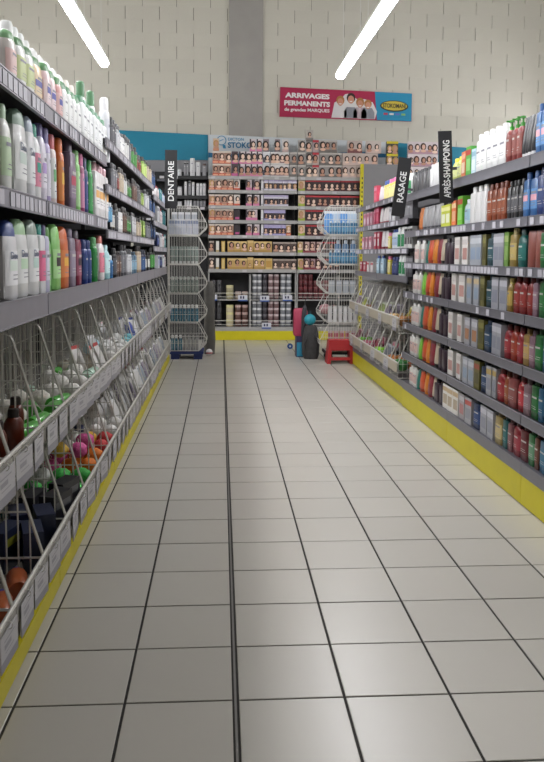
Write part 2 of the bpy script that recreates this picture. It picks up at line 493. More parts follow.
def bay(side, y0, y1, Xf, shelves, label, depth=.42, top=2.15, kick=.1, Xk=None, panel=M_PANELD, cut=None, rail=M_RAIL, base=None, low=False):
    """shelves: (Z, rail height, label density, front X offset)"""
    Xk = Xf if Xk is None else Xk
    Xb = Xf+side*(depth+.02)
    xm, ym = (Xf+Xb)/2, (y0+y1)/2
    t = thing('shelving_bay', label, 'shelf', (xm, ym, 0))
    def put(name, mb, par=t):
        mb.move(-xm, -ym, 0); return link(name, mb.mesh(name), par)
    def bx(xa, xb, ya, yb, za, zb, m): return MB().box(min(xa, xb), max(xa, xb), ya, yb, za, zb, m)
    e = .002
    put('back_panel', bx(Xb, Xb+side*.03, y0+e, y1-e, 1.19 if low else 0, top, panel))
    if low: put('lower_back_panel', bx(Xb-side*.01, Xb+side*.03, y0+e, y1-e, 0, 1.189, M_LOWP))
    put('upright', bx(Xb-side*.03, Xb-side*.0005, y0+e, y0+.032, 0, top, M_POST))
    put('kick_plate', bx(Xk, Xk+side*.02, y0+e, y1-e, .006, kick, M_YEL))
    if base: put('base_deck', bx(Xk-side*.002, Xb-side*.001, y0+e, y1-e, kick+.001, base, rail))
    for (Z, rh, dens, off) in shelves:
        x0 = Xf-side*off
        s = put('shelf', bx(x0, Xb-side*.031, y0+e, y1-e, Z-.028, Z, M_BOARD))
        r = bx(x0-side*.012, x0-side*.0005, y0+e+.004, y1-e-.004, Z-rh, Z+.004, rail); 
        # lipped rail: a thin bead at the top and the bottom edge
        r.box(min(x0-side*.012, x0-side*.015), max(x0-side*.012, x0-side*.015), y0+.006, y1-.006, Z-.001, Z+.004, rail)
        r.box(min(x0-side*.012, x0-side*.015), max(x0-side*.012, x0-side*.015), y0+.006, y1-.006, Z-rh, Z-rh+.005, rail)
        put('price_rail', r, s)
        if dens > 0:
            n = int((y1-y0)/.066)
            for k in range(n):
                if random.random() > dens: continue
                y = y0+.03+(k+.5)*(y1-y0-.06)/n
                if y < 2.0: continue
                me = price_label_me(side, .052, rh*.78, random.choice((M_PLABEL, M_PLABEL, M_PLABEL2)))
                link('price_label', me, s, (x0-side*.0145-xm, y-ym, Z-rh/2))
    return t

XL = -.70
LY = [1.5, 3.18, 4.86, 6.54, 8.22, 10.1]
Z_L = (1.21, 1.577, 1.955)
bodyA = [(Z_L[0], .085, 0, 0), (Z_L[1], .06, .92, 0), (Z_L[2], .06, .6, 0)]
bay(-1, LY[0], LY[1], XL, bodyA, 'grey shelving bay full of big white lotion bottles above wire baskets', Xk=-.66, kick=.08, low=True)
bay(-1, LY[1], LY[2], XL, bodyA, 'grey shelving bay of bright coloured aerosol cans above wire baskets', Xk=-.66, kick=.08, low=True)
Z_M = (1.21, 1.515, 1.79, 2.065)
menB = [(Z_M[0], .085, 0, 0), (Z_M[1], .05, .8, 0), (Z_M[2], .05, .7, 0), (Z_M[3], .05, .5, 0)]
bay(-1, LY[2], LY[3], XL, menB, 'shelving bay of black men\'s toiletries next to the bright aerosol cans', Xk=-.66, kick=.08, low=True)
bay(-1, LY[3], LY[4], XL, menB, 'shelving bay of dark toiletries in front of the DENTAIRE sign', Xk=-.66, kick=.08, low=True)
Z_D = (1.21, 1.45, 1.72, 1.98)
denB = [(Z_D[0], .085, 0, 0), (Z_D[1], .05, .6, 0), (Z_D[2], .05, .6, 0), (Z_D[3], .05, .6, 0)]
bay(-1, LY[4], LY[5], XL, denB, 'toothcare shelving bay behind the DENTAIRE sign', Xk=-.66, kick=.08, low=True)

XR = 1.66
RY = [2.73, 4.16, 5.59, 7.02]
Z_R = (.235, .50, .77, 1.05, 1.31, 1.585, 1.91)
def right_shelves():
    return [(Z_R[1], .05, .0, 0), (Z_R[2], .05, .03, 0), (Z_R[3], .05, .1, 0), (Z_R[4], .05, .85, 0), (Z_R[5], .05, .5, 0), (Z_R[6], .06, .0, 0)]
bay(1, RY[0], RY[1], XR, right_shelves(), 'grey shampoo shelving bay starting at the blue bottles', kick=.165, base=Z_R[0], rail=M_RAILD)
bay(1, RY[1], RY[2], XR, right_shelves(), 'grey shampoo shelving bay of red bottles and silver boxes', kick=.165, base=Z_R[0], rail=M_RAILD)
bay(1, RY[2], RY[3], XR, right_shelves(), 'grey conditioner shelving bay behind the APRÈS-SHAMPOING sign', kick=.165, base=Z_R[0], rail=M_RAILD)
XS = 1.70
SY = [7.06, 8.45, 9.84]
Z_S = (1.18, 1.44, 1.71, 1.95)
shv = [(Z_S[0], .055, .0, 0), (Z_S[1], .05, .7, 0), (Z_S[2], .05, .5, 0), (Z_S[3], .05, .2, 0)]
for k, lb_ in enumerate(('shaving shelving bay behind the RASAGE sign above wire baskets', 'shaving shelving bay with pink boxes and yellow bottles above baskets')):
    t = bay(1, SY[k], SY[k+1], XS, shv, lb_, depth=.33, top=2.0, kick=.165, Xk=1.67, panel=M_PANELG, low=True, base=.225, rail=M_RAILD)
# ------------------------------------------------------------------ wire baskets along the racks
M_WIRE = mat('#cfcdc6', .35, .15)
M_LIP = mat('#b3aa98', .5)
M_LIPG = mat('#a5a29b', .45, .2)
M_CARD = mat('#b9b7ba', .5)
M_CARDG = mat('#8d8b93', .5)
TH = .472
def slant(y, D):         # height of the basket's side above the floor of the basket at depth y
    if y < .10: return .14+(.33/.10)*y
    return .47
def wire_basket_meshes(wd, D=.38, lip=M_LIP, lip_h=.075, th=.472):
    r = .0034; t = .0019; out = []
    sd = MB()
    sd.tube([(0,0,.14),(0,.09,th-.035),(0,.10,th-.01),(0,.125,th),(0,D,th),(0,D,0),(0,0,0)], r*1.25, M_WIRE, 5, True)
    k = .045
    while k < D-.02:
        sd.tube([(0,k,0),(0,k,min(slant(k, D), th))], t, M_WIRE, 4); k += .042
    for z in (.13, .30):
        y0 = 0 if z <= .14 else (z-.14)*.10/.33
        sd.tube([(0,y0,z),(0,D,z)], t*1.2, M_WIRE, 4)
    SIDE = sd.mesh('side_grid', 50)
    bk = MB(); n = max(4, int(wd/.045))
    for i in range(n+1): bk.tube([(-wd/2+.01+(wd-.02)*i/n, D, 0), (-wd/2+.01+(wd-.02)*i/n, D, th)], t, M_WIRE, 4)
    for z in (.13, .30, th): bk.tube([(-wd/2, D, z), (wd/2, D, z)], t*1.3, M_WIRE, 4)
    BACK = bk.mesh('back_grid', 50)
    bt = MB()
    for i in range(n+1): bt.tube([(-wd/2+.01+(wd-.02)*i/n, 0, 0), (-wd/2+.01+(wd-.02)*i/n, D, 0)], t, M_WIRE, 4)
    for y in (0, .12, .25, D): bt.tube([(-wd/2, y, 0), (wd/2, y, 0)], t*1.3, M_WIRE, 4)
    BOT = bt.mesh('bottom_grid', 50)
    fr = MB()
    n2 = max(5, int(wd/.04))
    for i in range(n2+1): fr.tube([(-wd/2+.01+(wd-.02)*i/n2, 0, 0), (-wd/2+.01+(wd-.02)*i/n2, 0, .14)], t, M_WIRE, 4)
    FRONT = fr.mesh('front_grid', 50)
    rim = MB().tube([(-wd/2, -.004, .142), (wd/2, -.004, .142)], .0075, M_WIRE, 7).mesh('rim', 60)
    lp = MB().box(-wd/2+.004, wd/2-.004, -.012, -.009, .136-lip_h, .136, lip).mesh('lip_panel')
    return SIDE, BACK, BOT, FRONT, rim, lp
def card_me(wd, hg, foot):
    mb = MB().box(-wd/2, wd/2, -.0012, .0012, -hg, 0, M_CARD)
    y = -.0018
    mb.quad((-wd/2, y, -hg), (wd/2, y, -hg), (wd/2, y, -hg*(1-foot)), (-wd/2, y, -hg*(1-foot)), M_CARDG)
    ink = mat('#98969c', .6)
    for z0, z1, x0, x1 in ((.32, .46, -.3, .1), (.2, .24, -.3, .3), (.55, .58, -.25, .25)):
        mb.quad((x0*wd, y, -hg*z1), (x1*wd, y, -hg*z1), (x1*wd, y, -hg*z0), (x0*wd, y, -hg*z0), ink)
    return mb.mesh('price_card')
RING = MB().tube([(0, .012*math.cos(2*PI*k/10), .012*math.sin(2*PI*k/10)) for k in range(10)], .0016, M_WIRE, 4, True).mesh('ring', 60)
BASK = {}
def basket(side, X, y, Zfloor, wd, label, cards=(), lip=M_LIP, lip_h=.075, card_wh=(.165, .105), group=None, th=.472):
    key = (wd, lip.name, lip_h, th)
    if key not in BASK: BASK[key] = wire_basket_meshes(wd, lip=lip, lip_h=lip_h, th=th)
    SIDE, BACK, BOT, FRONT, rim, lp = BASK[key]
    t = thing('wire_basket', label, 'basket', (X, y, Zfloor), PI/2 if side < 0 else -PI/2, group)
    link('side_grid', SIDE, t, (-wd/2+.005, 0, 0)); link('side_grid', SIDE, t, (wd/2-.005, 0, 0))
    link('back_grid', BACK, t); link('bottom_grid', BOT, t, (0, 0, .05)); link('front_grid', FRONT, t); link('rim', rim, t); link('lip_panel', lp, t)
    ck = ('card', card_wh)
    if ck not in BASK: BASK[ck] = card_me(card_wh[0], card_wh[1], .28)
    for cx in cards:
        c = link('price_card', BASK[ck], t, (cx, -.018, .128)); c.rotation_euler = (0, random.uniform(-.05, .05), random.uniform(-.08, .08))
        link('ring', RING, c, (0, 0, .006))
    return t
XB = -.64
WB = .42
ZU, ZLO = .62, .145
def content(k): return None
left_baskets = []
y = 1.96
k = 0
TIERN = ('upper', 'lower')
while y+WB < 10.12:
    left_baskets.append(y+WB/2); y += WB; k += 1

# ------------------------------------------------------------------ goods on the body-care rack
T3 = 'on the body-care rack\'s top shelf'
T2 = 'on the body-care rack\'s middle shelf'
T1 = 'on the body-care rack\'s lowest shelf'
shelf_row(-1, XL, Z_L[2], [
    (-1, 8, 1, 'wide', 'pink-based white', '#e6ded8', '#7fae7c', '#efc9c4', -33),
    (8, 26, 2, 'wide', 'green-swirled white', '#e9ebe6', '#74a973', '#d3df9d', -45),
    (26.5, 36, 1, 'wide', 'peach', '#edc68e', '#6fae6e', '#f1d7ae', -60, '#3c3f9a'),
    (36.5, 50, 2, 'wide', 'pale pink', '#efcfd2', '#6fae6e', '#f3dcde', -69, '#3c3f9a'),
    (50.5, 56, 1, 'wide', 'coral pink', '#eaa9a2', '#6fae6e', '#f0c5c0', -80, '#3c3f9a'),
    (56.5, 75, 4, 'wide', 'all-white green-capped', '#eceeec', '#7fb98a', '#f4f5f3', -91),
    (75.5, 101, 7, 'slab', 'square white green-lidded', '#e8ecec', '#6cb487', '#f3f5f5', -110),
    (101.5, 106, 1, 'aero', 'tall white', '#e4e6ea', '#f2f2f4', '#d7dae2', -100),
], T3, h=.22, d=.075)
# second row that peeks over the first
def back_row(px0, px1, n, kind, phrase, body, cap_, lab, py0, py1, off, Z, where):
    """a row behind the first one; py0..py1: where the tops of its first and last piece show"""
    nm, kd, cat = KINDN[kind]
    for q in range(n):
        f_ = (q+.5)/n; px = px0+(px1-px0)*f_; X = XL-off
        p = at_x(px, py0+(py1-py0)*f_, X)
        place(product(kind, .1 if kind != 'aero' else .066, .075 if kind != 'aero' else .066, p.z-Z, body, cap_, lab, split=True), nm, (X, p.y, Z), PI/2+random.uniform(-.08, .08),
              phrase+' '+kd+' '+where, cat, phrase+' '+kd+'s '+where if n > 1 else None)
back_row(3, 26, 4, 'shampoo', 'tall white white-capped', '#eff0ee', '#f0f1ef', None, 18, 44, .15, Z_L[2], 'in the top shelf\'s second row')
back_row(27, 60, 5, 'wide', 'plump white', '#eeece8', '#f0efec', None, 46, 78, .15, Z_L[2], 'in the top shelf\'s second row')
back_row(75, 95, 2, 'aero', 'green-domed white', '#e9efe9', '#5fa06a', None, 76, 96, .15, Z_L[2], 'behind the square white bottles')
back_row(61, 72, 2, 'shampoo', 'pink-tinted white', '#efdcd6', '#efe6de', None, 78, 88, .15, Z_L[2], 'behind the green-capped bottles')

shelf_row(-1, XL, Z_L[1], [
    (-5, 3.5, 1, 'shampoo', 'green-printed white', '#e7ebe4', '#a9c7a4', '#bfd8b0', -107),
    (6.5, 20, 1, 'wide', 'large white sage-capped', '#e9ebea', '#7f9a86', '#f2f3f2', -111, '#c9d8d0'),
    (20, 27, 1, 'wide', 'large white blue-grey-capped', '#e6e9ec', '#a9b6c4', '#eef0f2', -119),
    (27.5, 34, 1, 'shampoo', 'teal-capped white', '#eceeee', '#2fb59a', '#e98aa6', -127, '#2a9a86'),
    (34, 39, 1, 'shampoo', 'lavender-capped white', '#e4e0ee', '#8f84c4', '#efeaf6', -126, '#b39ad0'),
    (39, 45, 1, 'aero', 'violet-capped lilac', '#b7a9d8', '#8a80c2', '#e8e4f2', -129),
    (45, 52, 1, 'aero', 'coral-capped white', '#ecdcd8', '#d0656a', '#eef0ec', -136, '#6fae74'),
    (52, 61, 1, 'aero', 'bright orange', '#e0702e', '#e8732c', '#e58a3c', -140, '#e8b84a'),
    (61, 71, 1, 'slab', 'mauve-grey', '#7b6a80', '#6f6276', '#8a7a90', -143, '#b03a52'),
    (71.5, 76, 1, 'aero', 'pale lime', '#8fd77a', '#9ce08a', '#b5e6a2', -152),
    (76, 80, 1, 'aero', 'magenta', '#c04a86', '#d05f98', '#d88ab2', -155),
    (80, 84, 1, 'aero', 'navy', '#2c3f86', '#23336e', '#3f58a8', -159),
    (84, 90, 1, 'aero', 'vivid green', '#24b64a', '#2bbd50', '#4cc868', -161),
    (90, 103, 4, 'slab', 'rainbow-based white', '#ece9ea', '#d8a9b2', '#f2f0f0', -167, '#e6b06a'),
    (103.5, 108, 2, 'aero', 'small sky-blue', '#3f8fc2', '#d0d8dc', '#6fb0d8', .13),
], T2, h=.22, d=.07)
shelf_row(-1, XL, Z_L[0], [
    (-1, 11, 1, 'wide', 'big white blue-capped', '#e9eaec', '#3f5aa8', '#f1f1f3', -221, '#d8e4da'),
    (11, 22, 1, 'wide', 'big white mint-capped', '#e9ebe9', '#a6cf9e', '#f1f2f1', -220, '#c2dcc0'),
    (22, 32, 1, 'wide', 'big white grey-capped', '#e8e9ea', '#8fa093', '#f0f1f1', -220, '#bcd4cc'),
    (32, 38, 1, 'slab', 'white pink-labelled', '#e6e8ea', '#2fb3a0', '#ea6f98', -225),
    (38, 41.5, 1, 'slab', 'pale lilac', '#c3c2dc', '#8f82b8', '#dcdcec', -226),
    (41.5, 45, 1, 'aero', 'slim leaf-green', '#86cf78', '#7fc86a', '#a2dc92', -227),
    (45, 56, 1, 'wide', 'lime green cherry-printed', '#93d878', '#8fd672', '#b2e29a', -225, '#3a2b30'),
    (56, 63, 1, 'wide', 'orange', '#e2713a', '#e66d2e', '#e88648', -227, '#e8b24a'),
    (63, 69.5, 1, 'slab', 'grey-mauve', '#857a8c', '#756a80', '#978ca0', -229),
    (69.5, 77.5, 1, 'slab', 'crimson grey-capped', '#a83256', '#55525c', '#c46a86', -231, '#3a2a36'),
    (78, 87, 2, 'aero', 'royal blue', '#2747a2', '#1f3a86', '#34559f', -240),
    (87, 95, 1, 'aero', 'emerald green', '#27b34c', '#6fc47a', '#2a9e48', -237),
    (95, 101, 1, 'shampoo', 'coral-capped pink-based white', '#efe9e9', '#e08a80', '#f08aa0', -236),
    (101, 106, 1, 'shampoo', 'pale cyan', '#a5dbe2', '#b8e2e6', '#c8ecf0', -245),
    (106, 109.5, 1, 'aero', 'azure', '#3f8fd0', '#d8e0e6', '#2f74b8', -255),
], T1, h=.25, d=.07)
# caps of a second row of big white bottles, and deeper rows of the colours
back_row(1, 28, 4, 'shampoo', 'teal-and-lilac-topped white', '#e7e8ea', '#5a6aa8', None, 219, 224, .16, Z_L[0], 'behind the big white bottles')

# men's bays
GRP = [('black', '#1c1c1f', '#151517', '#5a5a60'), ('charcoal white-labelled', '#2a2a2e', '#1a1a1c', '#d8d8d6'), ('white black-capped', '#dcdcdc', '#1b1b1d', '#eeeeec'),
       ('black green-striped', '#1d1f1d', '#141514', '#4fae4a'), ('graphite', '#55565b', '#2b2b2e', '#7a7b82'), ('dark red-labelled', '#2a1c1e', '#1a1214', '#b0483e'),
       ('lime black-capped', '#8cb83f', '#1a1a1a', '#c2dc78'), ('deep navy', '#1f2a4a', '#141c32', '#3f68a2'), ('beige', '#a08f78', '#2a2522', '#c4b49c'),
       ('steel blue', '#4f7f9e', '#24394a', '#8ab4cc'), ('silver', '#a2a4a8', '#3a3a3d', '#c8cacd'), ('dark brown', '#3d2c26', '#1f1714', '#6a4c3e')]
def auto_segs(edges, picks, kinds, hs):
    out = []
    for i in range(len(edges)-1):
        p = GRP[picks[i % len(picks)]]
        out.append((edges[i], edges[i+1], 2 if edges[i+1]-edges[i] > 3 else 1, kinds[i % len(kinds)], p[0], p[1], p[2], p[3], hs[i % len(hs)]))
    return out
shelf_row(-1, XL, Z_M[3], auto_segs([107.5, 112, 116, 121, 125, 128, 134, 139, 144, 149, 153], [0, 10, 2, 1, 4, 3, 5, 6, 8, 7], ['aero', 'aero', 'slab', 'aero'], [.20, .19, .175, .19]),
          'on the men\'s bays\' top shelf', h=.19, d=.05, seg=10)
shelf_row(-1, XL, Z_M[2], auto_segs([108.5, 112.5, 116, 119.5, 123, 129, 134, 138, 142, 147, 153], [4, 5, 8, 1, 3, 11, 0, 6, 10, 7], ['aero', 'slab', 'aero'], [.18, .165, .19]),
          'on the men\'s bays\' second shelf', h=.18, d=.05, seg=10)
shelf_row(-1, XL, Z_M[1], auto_segs([108, 111.5, 114.5, 119, 123, 129, 134, 138, 143, 148, 154], [1, 0, 2, 11, 3, 0, 8, 6, 4, 7], ['slab', 'aero'], [.18, .2]).__getitem__(slice(0, 5))
          + auto_segs([129, 134, 138, 143, 148, 154], [10, 8, 6, 4, 7], ['slab', 'aero'], [.19, .17]),
          'on the men\'s bays\' third shelf', h=.18, d=.05, seg=10)
shelf_row(-1, XL, Z_M[0], auto_segs([110, 113, 118, 124, 129, 134, 138, 143, 148, 152], [0, 11, 4, 10, 9, 8, 7, 1, 3], ['aero', 'slab', 'aero'], [.2, .18, .23]),
          'on the men\'s bays\' lowest shelf', h=.19, d=.05, seg=10)
# toothcare bays
DEN = [('white blue-banded', '#dcdfe6', '#2f4a9a', '#c2cdea'), ('navy', '#28335e', '#c8ccd6', '#5a6cb0'), ('white grey-lettered', '#e2e3e6', '#8a8e9a', '#cfd2d8'), ('white red-striped', '#e3dedf', '#b03a44', '#d8c8ca'), ('teal', '#3f8a94', '#dfe6e6', '#8cc2c6')]
for zi, (es, nm_) in enumerate((([155, 157.5, 160, 162, 163.6], 'lowest'), ([155, 157.5, 160, 162, 163.6], 'third'), ([154.5, 157.5, 160.5, 163.4], 'second'), ([154, 157, 160, 163], 'top'))):
    sg = []
    for i in range(len(es)-1):
        p = DEN[(i+zi) % 5]
        sg.append((es[i], es[i+1], 2, 'box' if (i+zi) % 2 == 0 else 'slab', p[0], p[1], p[2], p[3], .15+.02*((i*3+zi) % 3)))
    shelf_row(-1, XL, Z_D[zi], sg, 'on the toothcare bays\' %s shelf' % nm_, h=.16, d=.06, split=False, seg=10)

# ------------------------------------------------------------------ goods on the shampoo rack
R_ = ['lowest shelf', 'second-lowest shelf', 'third-lowest shelf', 'middle shelf', 'third shelf from the top', 'second shelf from the top', 'top shelf']
def RN(i): return 'on the shampoo rack\'s '+R_[i]
XRi = XR+.01
shelf_row(1, XRi, Z_R[6], [
    (404.5, 411, 2, 'aero', 'white green-labelled', '#e2e6e2', '#eef0ee', '#3fae6a', .2),
    (412, 428, 5, 'slab', 'smoky grey', '#5d5d60', '#3c3c3f', None, .19),
    (429, 438, 3, 'slab', 'plain white', '#e4e4e4', '#e9e9e9', None, .19),
    (451.5, 461, 2, 'shampoo', 'yellow-capped lime', '#c3cf6a', '#e8d820', '#d6de94', .165),
    (461, 466, 1, 'box', 'orange-printed', '#d87850', '#e8b08c', '#e8d0b8', .185),
    (466, 471, 1, 'box', 'green and red', '#5cae4a', '#c04a40', '#90c878', .205),
    (471, 475, 1, 'box', 'pale blue', '#bcd4dc', '#8ab0c0', '#d8e6ea', .175),
    (475, 505, 5, 'slab', 'tall snow-white', '#ebecea', '#f4f4f2', '#f1f2f0', .255),
    (505.5, 520, 3, 'pump', 'green-topped ruby', '#a03c38', '#4cbf3c', '#b25a50', .255),
    (520.5, 534, 4, 'tube', 'black white-footed', '#3a3b3f', '#e4e4e4', None, .235),
    (534.5, 552, 3, 'slab', 'bright blue', '#3f80c6', '#2f6cb4', '#6ca2dc', .27, '#e8b0b8'),
], RN(6), h=.22, d=.055)
back_row_r = [(478, 498, 3, '#f0f0ee', '#f6f6f4')]
shelf_row(1, XRi, Z_R[5], [
    (417.5, 421, 1, 'tube', 'orange', '#e0864a', '#c86a34', None, .19),
    (421, 441, 5, 'tube', 'silver-grey', '#a9a9ab', '#55555a', None, .19),
    (441, 451, 2, 'box', 'yellow-lime printed', '#c8d23c', '#e8e8a0', '#e8ecd0', .17),
    (451, 456.5, 1, 'box', 'orange citrus', '#e87a44', '#f0d0a0', '#f0b890', .185),
    (456.5, 463, 1, 'box', 'apple-green', '#74c83c', '#c85a3c', '#a0dc78', .21),
    (463, 469, 1, 'shampoo', 'pale blue-white', '#d0e2e6', '#e8eef0', '#a8cfe0', .175),
    (469, 486, 3, 'slab', 'plain tall white', '#e9e9e8', '#f2f2f0', None, .25),
    (486.5, 506, 4, 'slab', 'amber-red', '#a8481c', '#8a3a1c', '#b85a2c', .235),
    (506.5, 522, 4, 'slab', 'black', '#29292c', '#1c1c1e', '#5a5a60', .225),
    (522.5, 536.5, 2, 'slab', 'cobalt blue', '#3c7cc4', '#2a62aa', '#5c98d6', .25, '#e4a8b4'),
    (536.5, 549, 2, 'slab', 'dark blue', '#24408a', '#1c3270', '#3c58a0', .255),
], RN(5), h=.21, d=.055)
def right_common(i, e, tail, hh=.19, alt=0):
    """the left half of each lower shelf repeats the same run of conditioners"""
    W = RN(i)
    g = []
    cols = [('red-dotted white', 'tube', '#e6e4dc', '#e0ded6', '#efece6'), (('teal', '#2f9a8a'), ('lime', '#86d04a'))[alt % 2], None]
    g.append((e[0], e[1], 2, 'slab', 'red-dotted white', '#e6e4de', '#ecebe6', '#d8b8b0', hh))
    p = cols[1]; g.append((e[1], e[2], 1, 'tube', p[0], p[1], p[1], None, hh*.97))
    g.append((e[2], e[3], 1, 'tube', 'orange-red', '#d8542c', '#c84a28', None, hh*.98))
    g.append((e[3], e[4], 1, 'tube', 'marigold', '#e88a2c', '#d87a20', None, hh))
    g.append((e[4], e[5], 1, 'tube', 'crimson', '#b03a48', '#a03040', None, hh))
    g.append((e[5], e[6], 1, 'tube', 'cream black-capped', '#c9bba2', '#2a2626', None, hh*.98))
    g.append((e[6], e[7], 2, 'slab', 'dark plum', '#3d2c38', '#241a22', None, hh))
    g += tail
    shelf_row(1, XRi, Z_R[i], g, W, h=hh, d=.055)
BX = 'box'
WHITE = ('#e2dfda', '#cfcac6', '#bd9088'); SILV = ('#a3a4ab', '#c4c5cc', '#8b8e9c')
right_common(4, [413, 424.5, 427, 431, 435, 440, 444, 452], [
    (453, 469.5, 2, BX, 'white brown-printed', *WHITE, .195),
    (470, 482, 2, BX, 'silver blue-printed', '#a8adb4', '#c8ccd2', '#93a4ba', .2),
    (482, 486.5, 1, BX, 'olive', '#6e6a3c', '#8a8650', '#55522c', .2),
    (486.5, 493, 1, 'slab', 'dark teal', '#24505c', '#1c3e4a', '#3a6c78', .21),
    (493, 504, 2, BX, 'silver violet-printed', *SILV, .2),
    (504, 508.5, 1, BX, 'moss green', '#6f9a44', '#a2b870', '#8cae60', .205),
    (508.5, 516, 1, 'slab', 'golden', '#b89a48', '#d6c684', '#cdb468', .225),
    (516, 525.5, 1, 'shampoo', 'petrol green', '#157068', '#0e4a46', '#1f8a80', .215),
    (525.5, 540.5, 2, 'can', 'copper-pink', '#b8685c', '#8a4a40', None, .2),
    (540.5, 551, 2, 'slab', 'bottle-green', '#1f7a36', '#155a26', '#2f9448', .225)])
right_common(3, [412, 421, 424, 428.5, 432, 437, 441, 448.5], [
    (449.5, 465.5, 2, BX, 'white red-printed', *WHITE, .195),
    (466, 480.5, 2, BX, 'silver multicolour-printed', '#a6a9b0', '#c8b48c', '#92a2b6', .19),
    (480.5, 485, 1, BX, 'khaki', '#6a6638', '#868250', '#55522c', .195),
    (485, 492, 1, 'slab', 'deep teal', '#224c5a', '#1a3a46', '#2f606e', .205),
    (492, 506, 2, BX, 'silver plum-printed', *SILV, .195),
    (506, 511, 1, 'shampoo', 'gold', '#b99640', '#d8c470', '#cfae58', .195),
    (511.5, 532, 3, 'shampoo', 'ruby red', '#a82a2a', '#7a1c1c', '#bc4038', .215),
    (532, 537.5, 1, 'slab', 'dusty mauve', '#8a6a78', '#5a4450', '#a08290', .215),
    (537.5, 551, 2, 'slab', 'forest green', '#1f7a36', '#155a26', '#2f9448', .23)], alt=1)
right_common(2, [411, 419, 421.5, 426, 429.5, 434.5, 438.5, 446], [
    (446.5, 463.5, 2, BX, 'white maroon-printed', *WHITE, .19),
    (464, 478.5, 2, BX, 'silver copper-printed', '#a6a6ac', '#c2c2c8', '#a87858', .185),
    (478.5, 484, 1, BX, 'dark olive', '#66622f', '#827e48', '#504d28', .19),
    (484, 491, 1, 'slab', 'ink-blue', '#24405e', '#1a3048', '#34587c', .2),
    (491, 502, 2, BX, 'silver purple-printed', *SILV, .19),
    (502.5, 508.5, 1, 'shampoo', 'cherry red', '#b02430', '#6a1a1c', '#c84048', .2),
    (508.5, 515.5, 1, 'shampoo', 'vermilion', '#b8341c', '#7a2414', '#c84c30', .205),
    (515.5, 522, 1, 'shampoo', 'scarlet', '#b42a34', '#701a20', '#c8444c', .205),
    (522, 528, 1, 'slab', 'sand gold', '#b8924c', '#8a6c34', '#ccaa68', .205),
    (528, 534.5, 1, 'slab', 'rosy mauve', '#866470', '#5a4450', '#9c7c88', .205),
    (534.5, 542, 1, 'slab', 'dark green', '#1c7434', '#145424', '#2c9044', .22),
    (542, 550, 1, 'slab', 'sapphire blue', '#2a5a90', '#1c4270', '#3c70a8', .22)])
right_common(1, [409.5, 417.5, 420, 424.5, 428, 433, 437, 445], [
    (446, 462, 2, BX, 'white burgundy-printed', *WHITE, .185),
    (462.5, 474, 2, BX, 'silver azure-printed', '#a6a9b0', '#c4c6cc', '#8c9cb0', .18),
    (474, 480, 1, BX, 'olive red-printed', '#66622f', '#9a4a38', '#504d28', .185),
    (480, 486, 1, 'slab', 'midnight blue', '#23385c', '#1a2a46', '#3a5a88', .195),
    (486.5, 496, 2, BX, 'silver gold-printed', '#a3a4a8', '#b49a5c', '#8b8c98', .185),
    (496.5, 503.5, 1, 'shampoo', 'blood-red', '#b02028', '#6a1a1c', '#c84048', .2),
    (503.5, 508, 1, 'shampoo', 'rust orange', '#b85a30', '#7a3c20', '#c87448', .195),
    (508, 516, 1, 'slab', 'brick mauve', '#a04a48', '#7a3834', '#b46460', .2),
    (516.5, 523.5, 1, 'shampoo', 'carmine', '#b0202c', '#701a20', '#d04048', .2),
    (523.5, 530, 1, 'slab', 'grey mauve', '#80666c', '#5a484c', '#98808a', .2),
    (530, 538, 1, 'slab', 'racing green', '#1c6c30', '#145020', '#2c8840', .215),
    (538, 549, 2, 'slab', 'teal blue', '#2c6890', '#1c4a6c', '#3c80a8', .215)], alt=1)
right_common(0, [408.5, 416, 418.5, 423, 426.5, 431, 434, 442.5], [
    (443, 458, 3, BX, 'white gold-dotted', '#e6e3dc', '#c8b088', '#b8a890', .18),
    (458.5, 464, 1, BX, 'silver rose-printed', '#a8a2a4', '#c4c0c4', '#b07878', .175),
    (464, 473, 1, BX, 'silver scarlet-striped', '#a6a6aa', '#b84c44', '#90929c', .175),
    (473, 479, 1, 'slab', 'royal navy', '#22386a', '#182a50', '#3a5a98', .2),
    (479.5, 494, 2, BX, 'silver lilac-printed', *SILV, .18),
    (494.5, 501.5, 1, 'slab', 'pale gold', '#b8a060', '#8a743c', '#d0bc84', .2),
    (501.5, 507, 1, 'slab', 'sea green', '#1f6868', '#144a4a', '#308080', .2),
    (507, 511.5, 1, 'slab', 'dull rose', '#985a60', '#6c3e44', '#ac7478', .195),
    (511.5, 519.5, 1, 'shampoo', 'wine red', '#a01c2c', '#701420', '#c04050', .205),
    (519.5, 527, 1, 'slab', 'oxblood', '#6a1420', '#4a0e18', '#80242e', .205),
    (527, 533.5, 1, 'slab', 'grass green', '#1f7838', '#145224', '#7ab88c', .21),
    (533.5, 538, 1, 'slab', 'chestnut', '#6e3c2c', '#4a281c', '#84503c', .205),
    (538, 547, 1, 'slab', 'peacock blue', '#24709a', '#184e70', '#3c8cb4', .205)], hh=.175)

